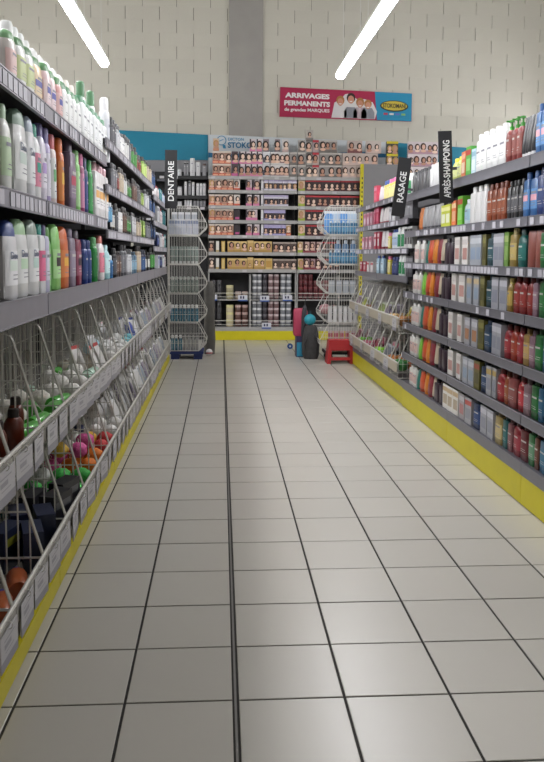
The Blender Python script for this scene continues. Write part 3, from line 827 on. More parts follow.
# ------------------------------------------------------------------ goods on the shaving rack
def SN(s): return 'on the shaving rack\'s '+s+' shelf'
XSi = XS+.01
shelf_row(1, XSi, Z_S[3], [
    (372, 378, 1, BX, 'rose-red', '#c8485e', '#e088a0', '#d86a80', .2),
    (378, 384, 2, 'tube', 'white pink-footed', '#e4dce0', '#e06aa0', None, .17),
    (384, 389, 2, 'aero', 'blue-capped yellow', '#dcc860', '#4a70c8', '#e8dc90', .2),
    (389, 396, 3, 'aero', 'pink-capped yellow', '#e0cc58', '#e070a8', '#ecdf98', .2)], SN('top'), split=False, seg=10)
shelf_row(1, XSi, Z_S[2], [
    (363, 373, 3, BX, 'pink window', '#d89aa8', '#c05a74', '#e8ccd4', .16),
    (373, 379, 2, BX, 'raspberry', '#b83a56', '#d07a90', '#c85a72', .19),
    (379, 388, 3, 'tube', 'white red-footed', '#e2dcdc', '#c04a50', None, .17),
    (388, 396, 2, BX, 'grey-white', '#c8c8cc', '#9a9aa4', '#dcdce0', .15),
    (403, 412.5, 3, BX, 'dark grey', '#6c6c70', '#4c4c50', '#8a8a8e', .18)], SN('second'), split=False, seg=10)
shelf_row(1, XSi, Z_S[1], [
    (361, 372, 3, BX, 'pink and clear', '#d8a0ae', '#c2647c', '#ead2d8', .15),
    (373.5, 380, 2, BX, 'cherry striped', '#b43c50', '#e0c0c4', '#d8d0d2', .19),
    (380, 386.5, 2, 'tube', 'white crimson-footed', '#e2dcdc', '#a83848', None, .19),
    (386.5, 391, 1, 'aero', 'yellow pink-capped', '#e0cc48', '#e080a0', '#ece09a', .17),
    (391, 396.5, 2, 'slab', 'blue-capped white', '#d8dee6', '#3458b0', '#a8bcd8', .19),
    (397, 404, 2, 'aero', 'white green-banded', '#e4e6e4', '#e8eae8', '#3aa868', .21),
    (404.5, 412.5, 3, BX, 'black and white', '#c8c8c6', '#2a2a2c', '#3a3a3c', .2)], SN('third'), split=False, seg=10)
shelf_row(1, XSi, Z_S[0], [
    (359, 366, 2, BX, 'red bow-printed', '#b8384a', '#e0d0d2', '#d8a0a8', .12),
    (366.5, 373, 2, BX, 'white red-cornered', '#dcd4d4', '#b84050', '#e8e2e2', .12),
    (375, 384, 2, 'slab', 'ice-blue blue-capped', '#a8c8dc', '#3a5ec0', '#c8e0ec', .19),
    (385.5, 391, 1, 'aero', 'lemon pink-capped', '#e4d040', '#e07a98', '#ece09a', .19),
    (391.5, 397.5, 2, 'aero', 'navy', '#26306a', '#3a4688', '#5460a0', .18),
    (398, 405, 2, 'aero', 'white and green', '#e4e6e4', '#e8eae8', '#3aa868', .2),
    (405.5, 412, 2, BX, 'dark silver-printed', '#3c3c42', '#8a8a90', '#55555c', .19)], SN('lowest'), split=False, seg=10)

# ------------------------------------------------------------------ baskets of the body-care rack and what lies in them
rb = random.Random(3)
_puff = {}
def puff(col, r, seed=0):
    k = ('puff', col, r, seed % 3)
    if k not in _puff:
        mb = MB(); R2 = random.Random(seed % 3+5)
        mb.blob(r, r, r*.9, mat(col, .7, noise=.12, scale=60, bump=.5), (0, 0, r*.9), 14, 9, .07, R2)
        lp = MB().tube([(0, 0, r*1.72), (.012, 0, r*2.05), (0, .004, r*2.25), (-.012, 0, r*2.05), (0, 0, r*1.72)], .0018, mat('#e8e6e0', .6), 4)
        _puff[k] = [('body', mb.mesh('puff', 70)), ('hanging_loop', lp.mesh('hanging_loop', 60))]
    return _puff[k]
def roller(col, cap_, r, L):
    """bottle lying on its side along local x"""
    k = ('roll', col, cap_, r, L)
    if k not in _puff:
        B, K = MB(), MB()
        B.loft([(r*.95, r*.95, 0), (r, r, .01), (r, r, L*.68), (r*.6, r*.6, L*.78)], mat(col, .3, coat=.3), 12)
        K.loft([(r*.5, r*.5, L*.775), (r*.5, r*.5, L*.97), (r*.4, r*.4, L)], mat(cap_, .4), 10)
        for q in (B, K): q.v = [(z-L/2, x, y+r) for x, y, z in q.v]
        _puff[k] = [('body', B.mesh('body', 40)), ('cap', K.mesh('cap', 40))]
    return _puff[k]
def pouch(col, top, w_, h_, d_=.03):
    k = ('pouch', col, top, w_, h_)
    if k not in _puff:
        mb = MB().loft([(w_/2*.9, d_*.35, 0), (w_/2, d_/2, h_*.12), (w_/2, d_/2*.9, h_*.6), (w_/2, d_*.1, h_*.86), (w_/2, .002, h_*.88)], mat(col, .35, coat=.3), 12, 3.5)
        K = MB().box(-w_/2, w_/2, -.0015, .0015, h_*.875, h_, mat(top, .5))
        _puff[k] = [('body', mb.mesh('pouch', 50)), ('header_card', K.mesh('header_card'))]
    return _puff[k]
def sponge(col, w_, d_, h_):
    k = ('sponge', col, w_, d_, h_)
    if k not in _puff:
        mb = MB().loft([(w_*.44, d_*.44, 0), (w_/2, d_/2, h_*.15), (w_/2, d_/2, h_*.85), (w_*.44, d_*.44, h_)], mat(col, .8, noise=.15, scale=40, bump=.4), 16, 3.5)
        _puff[k] = [('body', mb.mesh('sponge', 45))]
    return _puff[k]
UP0 = [('amber glass bottles', [('bottle', 'amber', '#8a3a18', '#20140e')]*3 + [('puff', 'white', '#dcd8d0')]*3),
      ('green bottles and white puffs', [('roll', 'leaf-green', '#58b848', '#e4e6e2')]*3 + [('puff', 'white', '#e0dcd4')]*3 + [('bottle', 'brown', '#7a2f18', '#20140e')]),
      ('clear bottles and a purple-capped one', [('roll', 'pale green', '#b8dcc4', '#40308a')]*2 + [('puff', 'white', '#e0ddd6')]*3 + [('roll', 'leaf-green', '#5cb84c', '#e6e8e6')]),
      ('white and pink-red wrapped sponges', [('pouch', 'white', '#dad8d4', '#c0504a')]*3 + [('puff', 'cream', '#dcd4c4')]*2),
      ('white and pale blue puffs', [('puff', 'white', '#e2e2de')]*4 + [('puff', 'pale blue', '#a6d2dc')]*2),
      ('turquoise and white puffs', [('puff', 'turquoise', '#7cc0c8')]*2 + [('puff', 'white', '#dededa')]*3),
      ('royal blue pouches', [('pouch', 'royal blue', '#2a48a0', '#dcdcdc')]*2 + [('pouch', 'clear white', '#cfd0d0', '#e8e8e8')]*3),
      ('white pouches with navy tops', [('pouch', 'white', '#d2d2d2', '#2a3a78')]*4)]
LO0 = [('orange bottles on dark cartons', [('roll', 'orange', '#b05a30', '#3048a0')]*4),
      ('dark navy cartons and yellow pouches', [('carton', 'navy', '#1c2440', '#8c8e30')]*4 + [('pouch', 'yellow-lettered black', '#20201c', '#c8c040')]*2),
      ('bright green puffs', [('puff', 'bright green', '#3fae48')]*5 + [('puff', 'white', '#d8d8d4')]),
      ('orange and pink puffs', [('puff', 'orange', '#e07a24')]*4 + [('puff', 'hot pink', '#d85a9a')]*4 + [('puff', 'yellow', '#e0b84a')]),
      ('red, yellow and white puffs', [('puff', 'red', '#c03a3a')]*3 + [('puff', 'golden yellow', '#d8a838')] + [('puff', 'white', '#dcdad6')]*2),
      ('white foam balls and navy nets', [('puff', 'white', '#e0deda')]*4 + [('puff', 'navy', '#242c54')]),
      ('white pouches with a black-topped one', [('pouch', 'white', '#d8d6d4', '#e4e4e4')]*3 + [('pouch', 'black-topped', '#c8c8c8', '#202024')]),
      ('clear pouches', [('pouch', 'clear grey', '#bdbdbd', '#dadada')]*4)]
UP = [UP0[0], ('brown bottles and foam balls', [('bottle', 'brown', '#7a2f18', '#20140e')]*2 + [('puff', 'white', '#dcd8d0')]*3),
      UP0[1], ('green tubes and cream puffs', [('roll', 'grass-green', '#4fb040', '#e4e6e2')]*3 + [('puff', 'cream', '#ddd8cc')]*3), ('foam balls beside green tubes', [('puff', 'white', '#e0ddd6')]*4 + [('roll', 'pale green', '#b8dcc4', '#e4e6e2')]),
      UP0[2], UP0[3], ('plain white sponges', [('puff', 'white', '#dddbd6')]*3 + [('pouch', 'clear', '#c4c8c8', '#e0e0e0')]*2), UP0[4], UP0[5], UP0[6], UP0[7]]
LO = [('amber glass jars', [('roll', 'amber', '#9a4a24', '#3048a0')]*3), LO0[0], LO0[1], ('black cartons with teal pouches', [('carton', 'black', '#1e1e24', '#5a5c60')]*3 + [('pouch', 'teal', '#1f5a64', '#b0b4b4')]*2),
      LO0[2], LO0[3], LO0[4], LO0[5], LO0[6], LO0[7]]
FARC = [[('pouch', 'white', '#d4d3d0', '#e2e2e2')]*3+[('puff', 'white', '#dddbd6')]*1, [('pouch', 'grey-blue', '#9aa4b0', '#e0e0e0')]*2+[('pouch', 'white', '#d4d3d0', '#8a3a3a')]*2, [('pouch', 'violet-grey', '#a098a8', '#e4e4e4')]*3]
ORD = ['first', 'second', 'third', 'fourth', 'fifth', 'sixth', 'seventh', 'eighth', 'ninth', 'tenth', 'eleventh', 'twelfth', 'thirteenth', 'fourteenth', 'fifteenth', 'sixteenth', 'seventeenth', 'eighteenth', 'nineteenth', 'twentieth', 'twenty-first', 'twenty-second', 'twenty-third']
def fill(side, X, yc, Z, wd, items, where, r0=.046):
    """lay the goods of one basket: front layer first, then a second layer resting behind and on it"""
    rz = PI/2 if side < 0 else -PI/2
    n = len(items); cols_ = 2 if wd < .5 else 3
    cnt = {}
    for it in items: cnt[it[1]+it[0]] = cnt.get(it[1]+it[0], 0)+1
    for i, it in enumerate(items):
        row, colx = divmod(i, cols_)
        lx = (colx-(cols_-1)/2)*(wd/cols_)*.92 + rb.uniform(-.015, .015)
        lay = row//3; ly = [.066, .165, .262][row % 3]*(1 if r0 < .06 else 1.12)+lay*.05
        lz = .054+lay*.088
        kind, ph = it[0], it[1]
        col = it[2]
        if kind == 'puff': pr = puff(col, r0+.004*(i % 2), i); nm, kd, cat = 'bath_puff', 'bath puff', 'bath puff'
        elif kind == 'roll': pr = roller(col, it[3], .036, .19); nm, kd, cat = 'lying_bottle', 'bottle lying', 'bottle'
        elif kind == 'bottle': pr = product('shampoo', .072, .06, .17, col, it[3], None); nm, kd, cat = 'glass_bottle', 'bottle standing', 'bottle'; lz = .054
        elif kind == 'carton': pr = carton(.15, .07, .15, col, ((.1, .9, .6, .8, it[3]),)); nm, kd, cat = 'product_box', 'carton', 'box'
        else: pr = pouch(col, it[3], .11, .17); nm, kd, cat = 'product_pouch', 'pouch', 'pouch'
        wx = X + side*ly; wy = yc + (lx if side < 0 else -lx)
        g = '%s %s %s' % (ph, kd, where)
        o = place(pr, nm, (wx, wy, Z+lz), rz+rb.uniform(-.35, .35), g, cat, g if cnt[ph+kind] > 1 else None)
        if kind == 'pouch': o.rotation_euler[0] = -.35
for k, yc in enumerate(left_baskets):
    for tier in (0, 1):
        src = (UP, LO)[tier]
        Z = (ZU, ZLO)[tier]
        ordn = ORD[k]
        if k < len(src):
            nm_ = src[k][0]; items = src[k][1]
            lab_ = '%s wire basket of %s under the body-care shelves' % (TIERN[tier], nm_)
            wh = 'in the %s basket of %s' % (TIERN[tier], ' '.join(nm_.replace(',', '').split()[:5]))
        else:
            items = FARC[(k+tier) % 3]
            lab_ = '%s tier wire basket of pouches, %s along the body-care rack' % (TIERN[tier], ordn)
            wh = 'in the %s tier\'s %s basket' % (TIERN[tier], ordn)
        cards = (-.1, .1) if k < 14 else ((0,) if k % 2 == 0 else ())
        basket(-1, XB, yc, Z, WB, lab_, cards, lip=M_LIPG, lip_h=.055)
        fill(-1, XB, yc, Z, WB, items, wh)

# baskets of the shaving rack
WS = .34
sc_u = [('brown bristle brushes', [('puff', 'tan brown', '#9a6a3c')]*5), ('straw-coloured loofahs', [('puff', 'straw', '#a88a5c')]*3+[('pouch', 'yellow', '#d0c040', '#e0dc90')]),
        ('violet-grey pouches', [('pouch', 'violet-grey', '#6a6070', '#a8a4b0')]*4), ('olive pouches', [('pouch', 'olive green', '#7c8a4a', '#b8bcae')]*4), ('grey pouches', [('pouch', 'steel grey', '#7c7c80', '#b0b0b4')]*3), ('dark brown brushes', [('puff', 'dark brown', '#6a4a30')]*3),
        ('yellow-green cloths', [('pouch', 'yellow-green', '#a0a840', '#c4c8a8')]*3), ('mauve cloths', [('pouch', 'mauve', '#86707c', '#b4a8b0')]*3)]
sc_l = [('green and orange nets', [('puff', 'dark green', '#3a7a3c')]*3+[('puff', 'rust', '#a05a34')]*2), ('orange-brown loofahs', [('puff', 'orange-brown', '#b07038')]*5),
        ('grey cloths and a black pouch', [('pouch', 'slate grey', '#6c6e74', '#a4a6aa')]*3+[('puff', 'black', '#242226')]), ('lime green nets', [('puff', 'lime', '#8cc83c')]*3+[('pouch', 'pink-red', '#b84860', '#d8b0b8')]*2), ('wine-red pouches', [('pouch', 'wine-red', '#8a3448', '#b89098')]*3), ('pink nets', [('puff', 'dusty pink', '#b86a7c')]*3),
        ('leaf-green nets', [('puff', 'leaf-green', '#6cb038')]*3), ('burgundy cloths', [('pouch', 'burgundy', '#6c2a3a', '#a88890')]*3)]
for k in range(8):
    yc = 7.08+WS*(k+.5)
    for tier in (0, 1):
        src = (sc_u, sc_l)[tier]; Z = (.66, .245)[tier]
        basket(1, 1.63, yc, Z, WS, '%s wire basket of %s under the shaving shelves' % (TIERN[tier], src[k][0]), (.05,) if (k+tier) % 2 == 0 else (), lip=M_LIP, lip_h=.085, card_wh=(.15, .11), th=.40)
        fill(1, 1.63, yc, Z, WS, src[k][1], 'in the shaving rack\'s %s basket' % TIERN[tier] + ' of '+src[k][0].split()[0]+' '+src[k][0].split()[-1], r0=.052)

# ------------------------------------------------------------------ tall stacks of wire baskets
def stack_basket_meshes(wd, D, hh):
    """side profile in (y, z); mouth at y=0"""
    prof = [(.10,0),(.012,.085),(0,.11),(0,.15),(.10,hh-.02),(.12,hh),(D,hh),(D,0)]
    sd = MB(); sd.tube([(0,)+p for p in prof], .005, M_WIRE, 5, True)
    def top(y): return hh if y >= .12 else .15+(hh-.17)*y/.10 if y < .10 else hh
    def bot(y): return 0 if y >= .10 else .085*(.10-y)/.088
    y = .035
    while y < D-.01:
        sd.tube([(0,y,bot(y)),(0,y,min(top(y), hh))], .0024, M_WIRE, 4); y += .034
    for z in (.10, .19):
        y0 = 0 if z < .15 else .10*(z-.15)/(hh-.17)
        sd.tube([(0,y0,z),(0,D,z)], .0036, M_WIRE, 4)
    SIDE = sd.mesh('side_grid', 50)
    fr = MB(); n = int(wd/.045)
    for i in range(n+1):
        x = -wd/2+wd*i/n; fr.tube([(x,.10,0),(x,.012,.085),(x,0,.11),(x,0,.15)], .0024, M_WIRE, 4)
    fr.tube([(-wd/2,0,.15),(wd/2,0,.15)], .006, M_WIRE, 5); fr.tube([(-wd/2,.10,0),(wd/2,.10,0)], .005, M_WIRE, 5)
    FR = fr.mesh('front_grid', 50)
    bk = MB()
    for i in range(n+1):
        x = -wd/2+wd*i/n; bk.tube([(x,D,0),(x,D,hh)], .0024, M_WIRE, 4)
    for z in (.0, .19, hh): bk.tube([(-wd/2,D,z),(wd/2,D,z)], .004, M_WIRE, 4)
    BK = bk.mesh('back_grid', 50)
    bt = MB()
    for i in range(n+1):
        x = -wd/2+wd*i/n; bt.tube([(x,.10,0),(x,D,0)], .0024, M_WIRE, 4)
    bt.tube([(-wd/2,.12,hh),(wd/2,.12,hh)], .005, M_WIRE, 5)
    BT = bt.mesh('bottom_grid', 50)
    return SIDE, FR, BK, BT
SBW, SBD, SBH = .42, .50, .365
SB = stack_basket_meshes(SBW, SBD, SBH)
def stack(side, X, Y, z0, names, n=5):
    rz = PI/2 if side < 0 else -PI/2
    for k in range(n):
        t = thing('stacking_basket', names[k], 'basket', (X, Y, z0+k*(SBH+.012)), rz)
        for s in (-1, 1): link('side_grid', SB[0], t, (s*SBW/2, 0, 0))
        link('front_grid', SB[1], t); link('back_grid', SB[2], t); link('bottom_grid', SB[3], t)
        yield k, z0+k*(SBH+.012)
def stack_goods(side, X, Y, z, n, kind, w_, h_, body, cap_, lab, phrase, where, x0=.13, step=.052, d=.045, split=False):
    rz = PI/2 if side < 0 else -PI/2
    nm, kd, cat = KINDN[kind]
    for i in range(n):
        pr = carton(w_, d, h_, body, ((0, 1, .7, .9, cap_),)) if kind == 'box' else product(kind, w_, d, h_, body, cap_, lab, split=split, seg=10)
        place(pr, nm, (X+side*(x0+i*step), Y-SBW/2+.045, z+.006), rb.uniform(-.1, .1), phrase+' '+kd+' '+where, cat, phrase+' '+(kd+'es ' if kd == 'box' else kd+'s ')+where if n > 1 else None)
Yst = at_z(185, 360, 0).y+.25
pL = at_y(209, 330, Yst).x
dol = thing('basket_dolly', 'dark blue plastic base under the toothcare basket stack', 'base', (pL-.29, Yst, 0))
mb = MB().box(-.22, .22, -.2, .2, .07, .11, mat('#1e2f66', .5)); link('platform', mb.mesh('platform'), dol)
for sx in (-1, 1):
    for sy_ in (-1, 1): link('foot', MB().box(sx*.15-.055, sx*.15+.055, sy_*.13-.05, sy_*.13+.05, 0, .0695, mat('#1a2a5c', .5)).mesh('foot'), dol)
TS = 'toothcare basket stack'
nL = ['bottom wire basket of the %s, blue and silver bottles' % TS, 'second-lowest wire basket of the %s, white-capped blue bottles' % TS, 'middle wire basket of the %s, grey-green bottles' % TS,
      'second-highest wire basket of the %s, grey-green tubes' % TS, 'topmost wire basket of the %s, white cartons' % TS]
for k, z in stack(-1, pL-.03, Yst, .115, nL):
    Xs = pL-.03; lv = ['bottom', 'second-lowest', 'middle', 'second-highest', 'topmost'][k]
    wh = 'in the %s\'s %s basket' % (TS, lv)
    if k == 0:
        stack_goods(-1, Xs, Yst, z, 3, 'aero', .045, .2, '#2f7a94', '#e2e2e0', '#3f8ca6', 'blue white-capped', wh, x0=.34)
        stack_goods(-1, Xs, Yst, z, 4, 'aero', .045, .2, '#9a9a98', '#8a8a8a', None, 'silver', wh, x0=.125)
    elif k == 1: stack_goods(-1, Xs, Yst, z, 7, 'aero', .048, .22, '#2b7f9c', '#e4e4e2', '#3c92ae', 'blue white-capped', wh, x0=.13)
    elif k == 2: stack_goods(-1, Xs, Yst, z, 7, 'aero', .046, .21, '#76837c', '#b4bab4', '#8a968e', 'grey-green', wh, x0=.13)
    elif k == 3: stack_goods(-1, Xs, Yst, z, 7, 'tube', .046, .22, '#7e8c84', '#d4d6d4', None, 'grey-green', wh, x0=.13)
    else:
        stack_goods(-1, Xs, Yst, z, 5, 'box', .07, .19, '#b6b8c2', '#8088a0', None, 'white blue-banded', wh, x0=.14, step=.078)
        stack_goods(-1, Xs, Yst+.1, z, 4, 'box', .07, .29, '#cfcfd0', '#a4a8b0', None, 'taller white', wh, x0=.16, step=.085)
# grey film wrap and a small ball beside the stack
gw = MB().loft([(.075, .09, 0), (.085, .1, .2), (.07, .085, .55), (.08, .09, .9), (.05, .06, 1.0)], mat('#55534f', .35, noise=.25, scale=9, bump=.6), 14, 2.4)
p = at_y(209.5, 345, Yst+.42)
tag(link('film_roll', gw.mesh('film_roll', 60), None, (p.x, Yst+.42, 0)), 'tall grey wrapped bundle standing beside the toothcare basket stack', 'bundle')
p = at_z(207.5, 352, 0)
b2 = thing('small_ball', 'small red and white ball on the floor by the stack', 'ball', (p.x+.03, Yst+.22, 0))
link('body', MB().blob(.045, .045, .045, mat('#d6d4d2', .4), (0, 0, .045), 14, 8).mesh('body', 80), b2)
link('band', MB().loft([(.0435, .0435, .028), (.0462, .0462, .038), (.0435, .0435, .05)], mat('#a8343a', .4), 14).mesh('band', 60), b2)

Yr = at_z(340, 363, 0).y+.33
pR = at_y(318, 330, Yr).x
dol = thing('stack_dolly', 'black wheeled dolly under the shaving basket stack', 'dolly', (pR+.3, Yr, 0))
link('platform', MB().box(-.22, .22, -.2, .2, .09, .125, mat('#1a1a1c', .5)).mesh('platform'), dol)
for sx in (-1, 1):
    for sy_ in (-1, 1):
        wm = MB().loft([(.042, .042, -.018), (.042, .042, .018)], mat('#141415', .5), 14); wm.v = [(y_, z_, x_+.042) for x_, y_, z_ in wm.v]
        wm.box(-.03, .03, -.03, .03, .05, .0895, mat('#2a2a2c', .5))
        link('caster', wm.move(sx*.16, sy_*.14, 0).mesh('caster', 50), dol)
RS = 'shaving basket stack'
nR = ['bottom wire basket of the %s behind the red stool' % RS, 'second-lowest wire basket of the %s, white packs' % RS, 'middle wire basket of the %s, nearly empty' % RS,
      'second-highest wire basket of the %s, blue bottles' % RS, 'topmost wire basket of the %s, blue pouches' % RS]
for k, z in stack(1, pR, Yr, .13, nR):
    Xs = pR; lv = ['bottom', 'second-lowest', 'middle', 'second-highest', 'topmost'][k]
    wh = 'in the %s\'s %s basket' % (RS, lv)
    if k == 0: stack_goods(1, Xs, Yr, z, 5, 'box', .06, .26, '#b8a4a6', '#a85a64', None, 'pinkish grey', wh, x0=.14, step=.075)
    elif k == 1:
        stack_goods(1, Xs, Yr, z, 6, 'box', .05, .2, '#d8d8d8', '#e2e2e2', None, 'white', wh, x0=.13, step=.066)
        place(puff('#b08488', .075, 2), 'bath_puff', (Xs+.075, Yr-.09, z+.1), 0, 'red and white spotted puff at the mouth of the %s' % RS, 'bath puff')
    elif k == 2: stack_goods(1, Xs, Yr, z, 4, 'box', .07, .16, '#a8aeb4', '#c4c8cc', None, 'pale grey', wh, x0=.15, step=.09)
    elif k == 3:
        stack_goods(1, Xs, Yr, z, 7, 'slab', .05, .17, '#3f8ebc', '#cfd8dc', '#5aa4cc', 'sky-blue', wh, x0=.13, step=.053)
        stack_goods(1, Xs, Yr+.12, z, 3, 'slab', .08, .3, '#6a98c8', '#c8d4e0', '#90b4d8', 'tall blue', wh, x0=.24, step=.1)
    else:
        stack_goods(1, Xs, Yr, z, 7, 'slab', .05, .17, '#3f8ebc', '#cfd8dc', '#5aa4cc', 'sky-blue', wh, x0=.13, step=.053)
        for q in range(4):
            place(pouch(('#5a92cc', '#a8bcd0')[q % 2], '#d8dce0', .13, .3), 'product_pouch', (Xs+.13+q*.1, Yr+.02, z+.01), rb.uniform(-.2, .2),
                  ('blue', 'pale blue')[q % 2]+' pouch '+wh, 'pouch', ('blue', 'pale blue')[q % 2]+' pouches '+wh)
# red step stool
Ys = at_z(340, 364, 0).y
a = at_z(327, 364, 0); b = at_z(354, 364, 0)
M_RED = mat('#a82a2e', .45); wst = b.x-a.x
st = thing('step_stool', 'red plastic folding step stool in front of the shaving basket stack', 'stool', ((a.x+b.x)/2, Ys+.11, 0))
hw = wst/2; tz = .30
tp = MB(); tp.box(-hw*.86, hw*.86, -.09, .09, tz-.03, tz, M_RED); tp.box(-hw*.84, hw*.84, -.098, -.09, tz-.13, tz-.004, M_RED)
link('top', tp.mesh('top'), st)
gr = MB()
for i in range(7):
    for j in range(4): gr.loft([(.006, .006, tz), (.005, .005, tz+.003)], mat('#c85a58', .5), 8, cx=-hw*.66+i*hw*.22, cy=-.06+j*.04)
link('grip_dots', gr.mesh('grip_dots'), st)
for s in (-1, 1):
    lg = MB(); 
    lg.add([(s*hw*.62,-.10,tz-.03),(s*hw*.86,-.10,tz-.03),(s*hw*1.0,-.11,0),(s*hw*.72,-.11,0),(s*hw*.62,.09,tz-.03),(s*hw*.86,.09,tz-.03),(s*hw*1.0,.11,0),(s*hw*.72,.11,0)],
           [(0,1,2,3),(4,7,6,5),(0,4,5,1),(3,2,6,7),(1,5,6,2),(0,3,7,4)] if s < 0 else [(0,3,2,1),(4,5,6,7),(0,1,5,4),(3,7,6,2),(1,2,6,5),(0,4,7,3)], M_RED)
    link('leg_panel', lg.mesh('leg_panel'), st)
link('crossbar', MB().box(-hw*.75, hw*.75, -.104, -.09, .045, .085, M_RED).mesh('crossbar'), st)

# goods on the floor beside the stack: pink box, dark bags, turquoise ball, umbrella
yq = Yr+.25
def fx(px, py=330): return at_y(px, py, yq).x
def fz(py): return max(0, at_y(305, py, yq).z)
o = thing('display_crate', 'purple and blue carton on the floor beside the shaving basket stack', 'carton', (fx(305.5), yq+.12, 0))
link('body', MB().box(-.12, .15, -.11, .11, 0, .28, mat('#3c3454', .5)).mesh('body'), o)
link('front_print', MB().box(-.115, -.03, -.1125, -.1105, .01, .2, mat('#2f88a8', .5)).mesh('front_print'), o)
o = thing('padded_box', 'pink padded case standing on the purple carton', 'case', (fx(301), yq+.12, .281))
link('body', MB().loft([(.085, .07, 0), (.095, .08, .03), (.095, .08, .34), (.08, .065, .37)], mat('#b03c58', .55), 16, 4).mesh('body', 50), o)
link('zip', MB().tube([(-.096, -.0, .04), (-.096, 0, .33)], .004, mat('#4a2030', .5), 5).mesh('zip', 50), o)
def umbrella(px, py0, py1, col, label, lean):
    x = fx(px); z1 = fz(py0); z0 = max(.0, fz(py1)); L = z1-z0
    o = thing('folded_umbrella', label, 'umbrella', (x, yq-.03, z0)); o.rotation_euler = (0, lean, 0)
    link('canopy', MB().loft([(.012, .012, .03), (.03, .03, L*.25), (.036, .034, L*.6), (.03, .03, L*.82), (.012, .012, L*.88)], mat(col, .6, noise=.2, scale=25, bump=.4), 10).mesh('canopy', 30), o)
    link('handle', MB().tube([(0, 0, L*.86), (0, 0, L), (.02, 0, L+.03), (.05, 0, L+.02)], .008, mat('#1c1c1e', .4), 6).mesh('handle', 50), o)
    link('tip', MB().tube([(0, 0, 0), (0, 0, .04)], .005, mat('#8a8a8a', .3, .6), 6).mesh('tip', 50), o)
umbrella(302.5, 300, 343, '#35343a', 'dark grey folded umbrella standing before the purple carton', .05)
zb_ = fz(324)
o = thing('cloth_bag', 'charcoal cloth bag standing under the turquoise ball', 'bag', (fx(309.5), yq-.16, 0))
link('body', MB().loft([(.09, .06, 0), (.115, .075, .06), (.12, .078, zb_*.45), (.1, .07, zb_*.75), (.085, .06, zb_*.93), (.06, .05, zb_)], mat('#3b3a3a', .7, noise=.25, scale=18, bump=.5), 14).mesh('body', 60), o)
for s in (-1, 1): link('handle', MB().tube([(s*.03, -.052, zb_*.78), (s*.06, -.08, zb_*.6), (s*.09, -.085, zb_*.45), (s*.075, -.07, zb_*.3)], .008, mat('#2c2b2c', .6), 5).mesh('handle', 50), o)
o = thing('rubber_ball', 'turquoise ball on the charcoal bag beside the pink case', 'ball', (fx(308.5), yq-.16, zb_+.001))
link('body', MB().blob(.078, .07, .075, mat('#2593a4', .5), (0, 0, .07), 16, 10).mesh('body', 80), o)
link('loop', MB().tube([(0, 0, .145), (.015, 0, .17), (0, 0, .19), (-.015, 0, .17)], .004, mat('#1a5a68', .5), 5, True).mesh('loop', 50), o)
p = at_z(290, 349, 0)
o = thing('toy_wheel', 'small blue wheel lying alone on the tiled floor', 'wheel', (p.x, p.y, .0))
wm = MB().loft([(.038, .038, -.012), (.042, .042, -.008), (.042, .042, .008), (.038, .038, .012)], mat('#2a4c86', .4), 16); wm.v = [(x_, z_, y_+.042) for x_, y_, z_ in wm.v]
link('tyre', wm.mesh('tyre', 40), o)
wm = MB().loft([(.014, .014, -.015), (.014, .014, .015)], mat('#c8c8c8', .4), 10); wm.v = [(x_, z_, y_+.042) for x_, y_, z_ in wm.v]
link('hub', wm.mesh('hub', 40), o)

# ------------------------------------------------------------------ hair-dye wall
YB = 12.57
def bxp(px, py=230): return at_y(px, py, YB).x
def bz(py, px=265): return at_y(px, py, YB).z
M_WSH = mat('#a3a2a0', .45, .1, noise=.04, scale=6)
M_WPAN = mat('#3a393b', .6)
M_BLK = mat('#232325', .6)
SHY = [176.5, 190.5, 206, 220.5, 235.5, 252.5, 269.5]
def wall_bay(px0, px1, label, shy, frame, pan, top, kick=True, lower=True, lowz=None):
    x0, x1 = bxp(px0), bxp(px1); xm = (x0+x1)/2
    t = thing('wall_shelving_bay', label, 'shelf', (xm, YB+.24, 0))
    def put(name, mb, par=t): return link(name, mb.move(-xm, -YB-.24, 0).mesh(name), par)
    put('back_panel', MB().box(x0+.002, x1-.002, YB+.46, YB+.49, 0, top, pan))
    put('side_upright', MB().box(x0+.002, x0+.02, YB+.02, YB+.459, 0, bz(272), frame))
    put('side_upright', MB().box(x1-.02, x1-.002, YB+.02, YB+.459, 0, bz(272), frame))
    if kick:
        put('kick_plate', MB().box(x0+.002, x1-.002, YB, YB+.02, .004, bz(331), M_YEL if frame is M_WSH else M_BLK))
        put('base_deck', MB().box(x0+.021, x1-.021, YB-.002, YB+.458, bz(331)+.001, bz(327), frame))
    for y_ in shy:
        z = bz(y_)
        s = put('shelf', MB().box(x0+.021, x1-.021, YB+.012, YB+.458, z-.025, z, frame))
        put('price_rail', MB().box(x0+.003, x1-.003, YB-.004, YB+.0115, z-.05, z+.003, frame), s)
        n = 6
        for k in range(n):
            if rb.random() < .45:
                xx = x0+.08+(x1-x0-.16)*k/(n-1)
                put('price_label', MB().box(xx-.035, xx+.035, YB-.0065, YB-.0045, z-.043, z-.004, M_CARD), s)
    return t, put
t1, put1 = wall_bay(208, 297, 'hair-dye shelving bay with the bulb header and stacked jars', SHY, M_WSH, M_WPAN, bz(180))
t2, put2 = wall_bay(297.3, 386, 'hair-dye shelving bay of red and black cartons behind the shaving stack', SHY, M_WSH, M_WPAN, bz(180))
t3, put3 = wall_bay(386.3, 475, 'hair-dye shelving bay behind the shaving and conditioner racks', SHY[:2], M_WSH, M_WPAN, bz(180))
SHB = [177, 196.5, 207.5, 219, 234]
t0, put0 = wall_bay(130, 207.5, 'black wall shelving bay of white jars beside the hair dyes', SHB, M_BLK, M_BLK, bz(170))
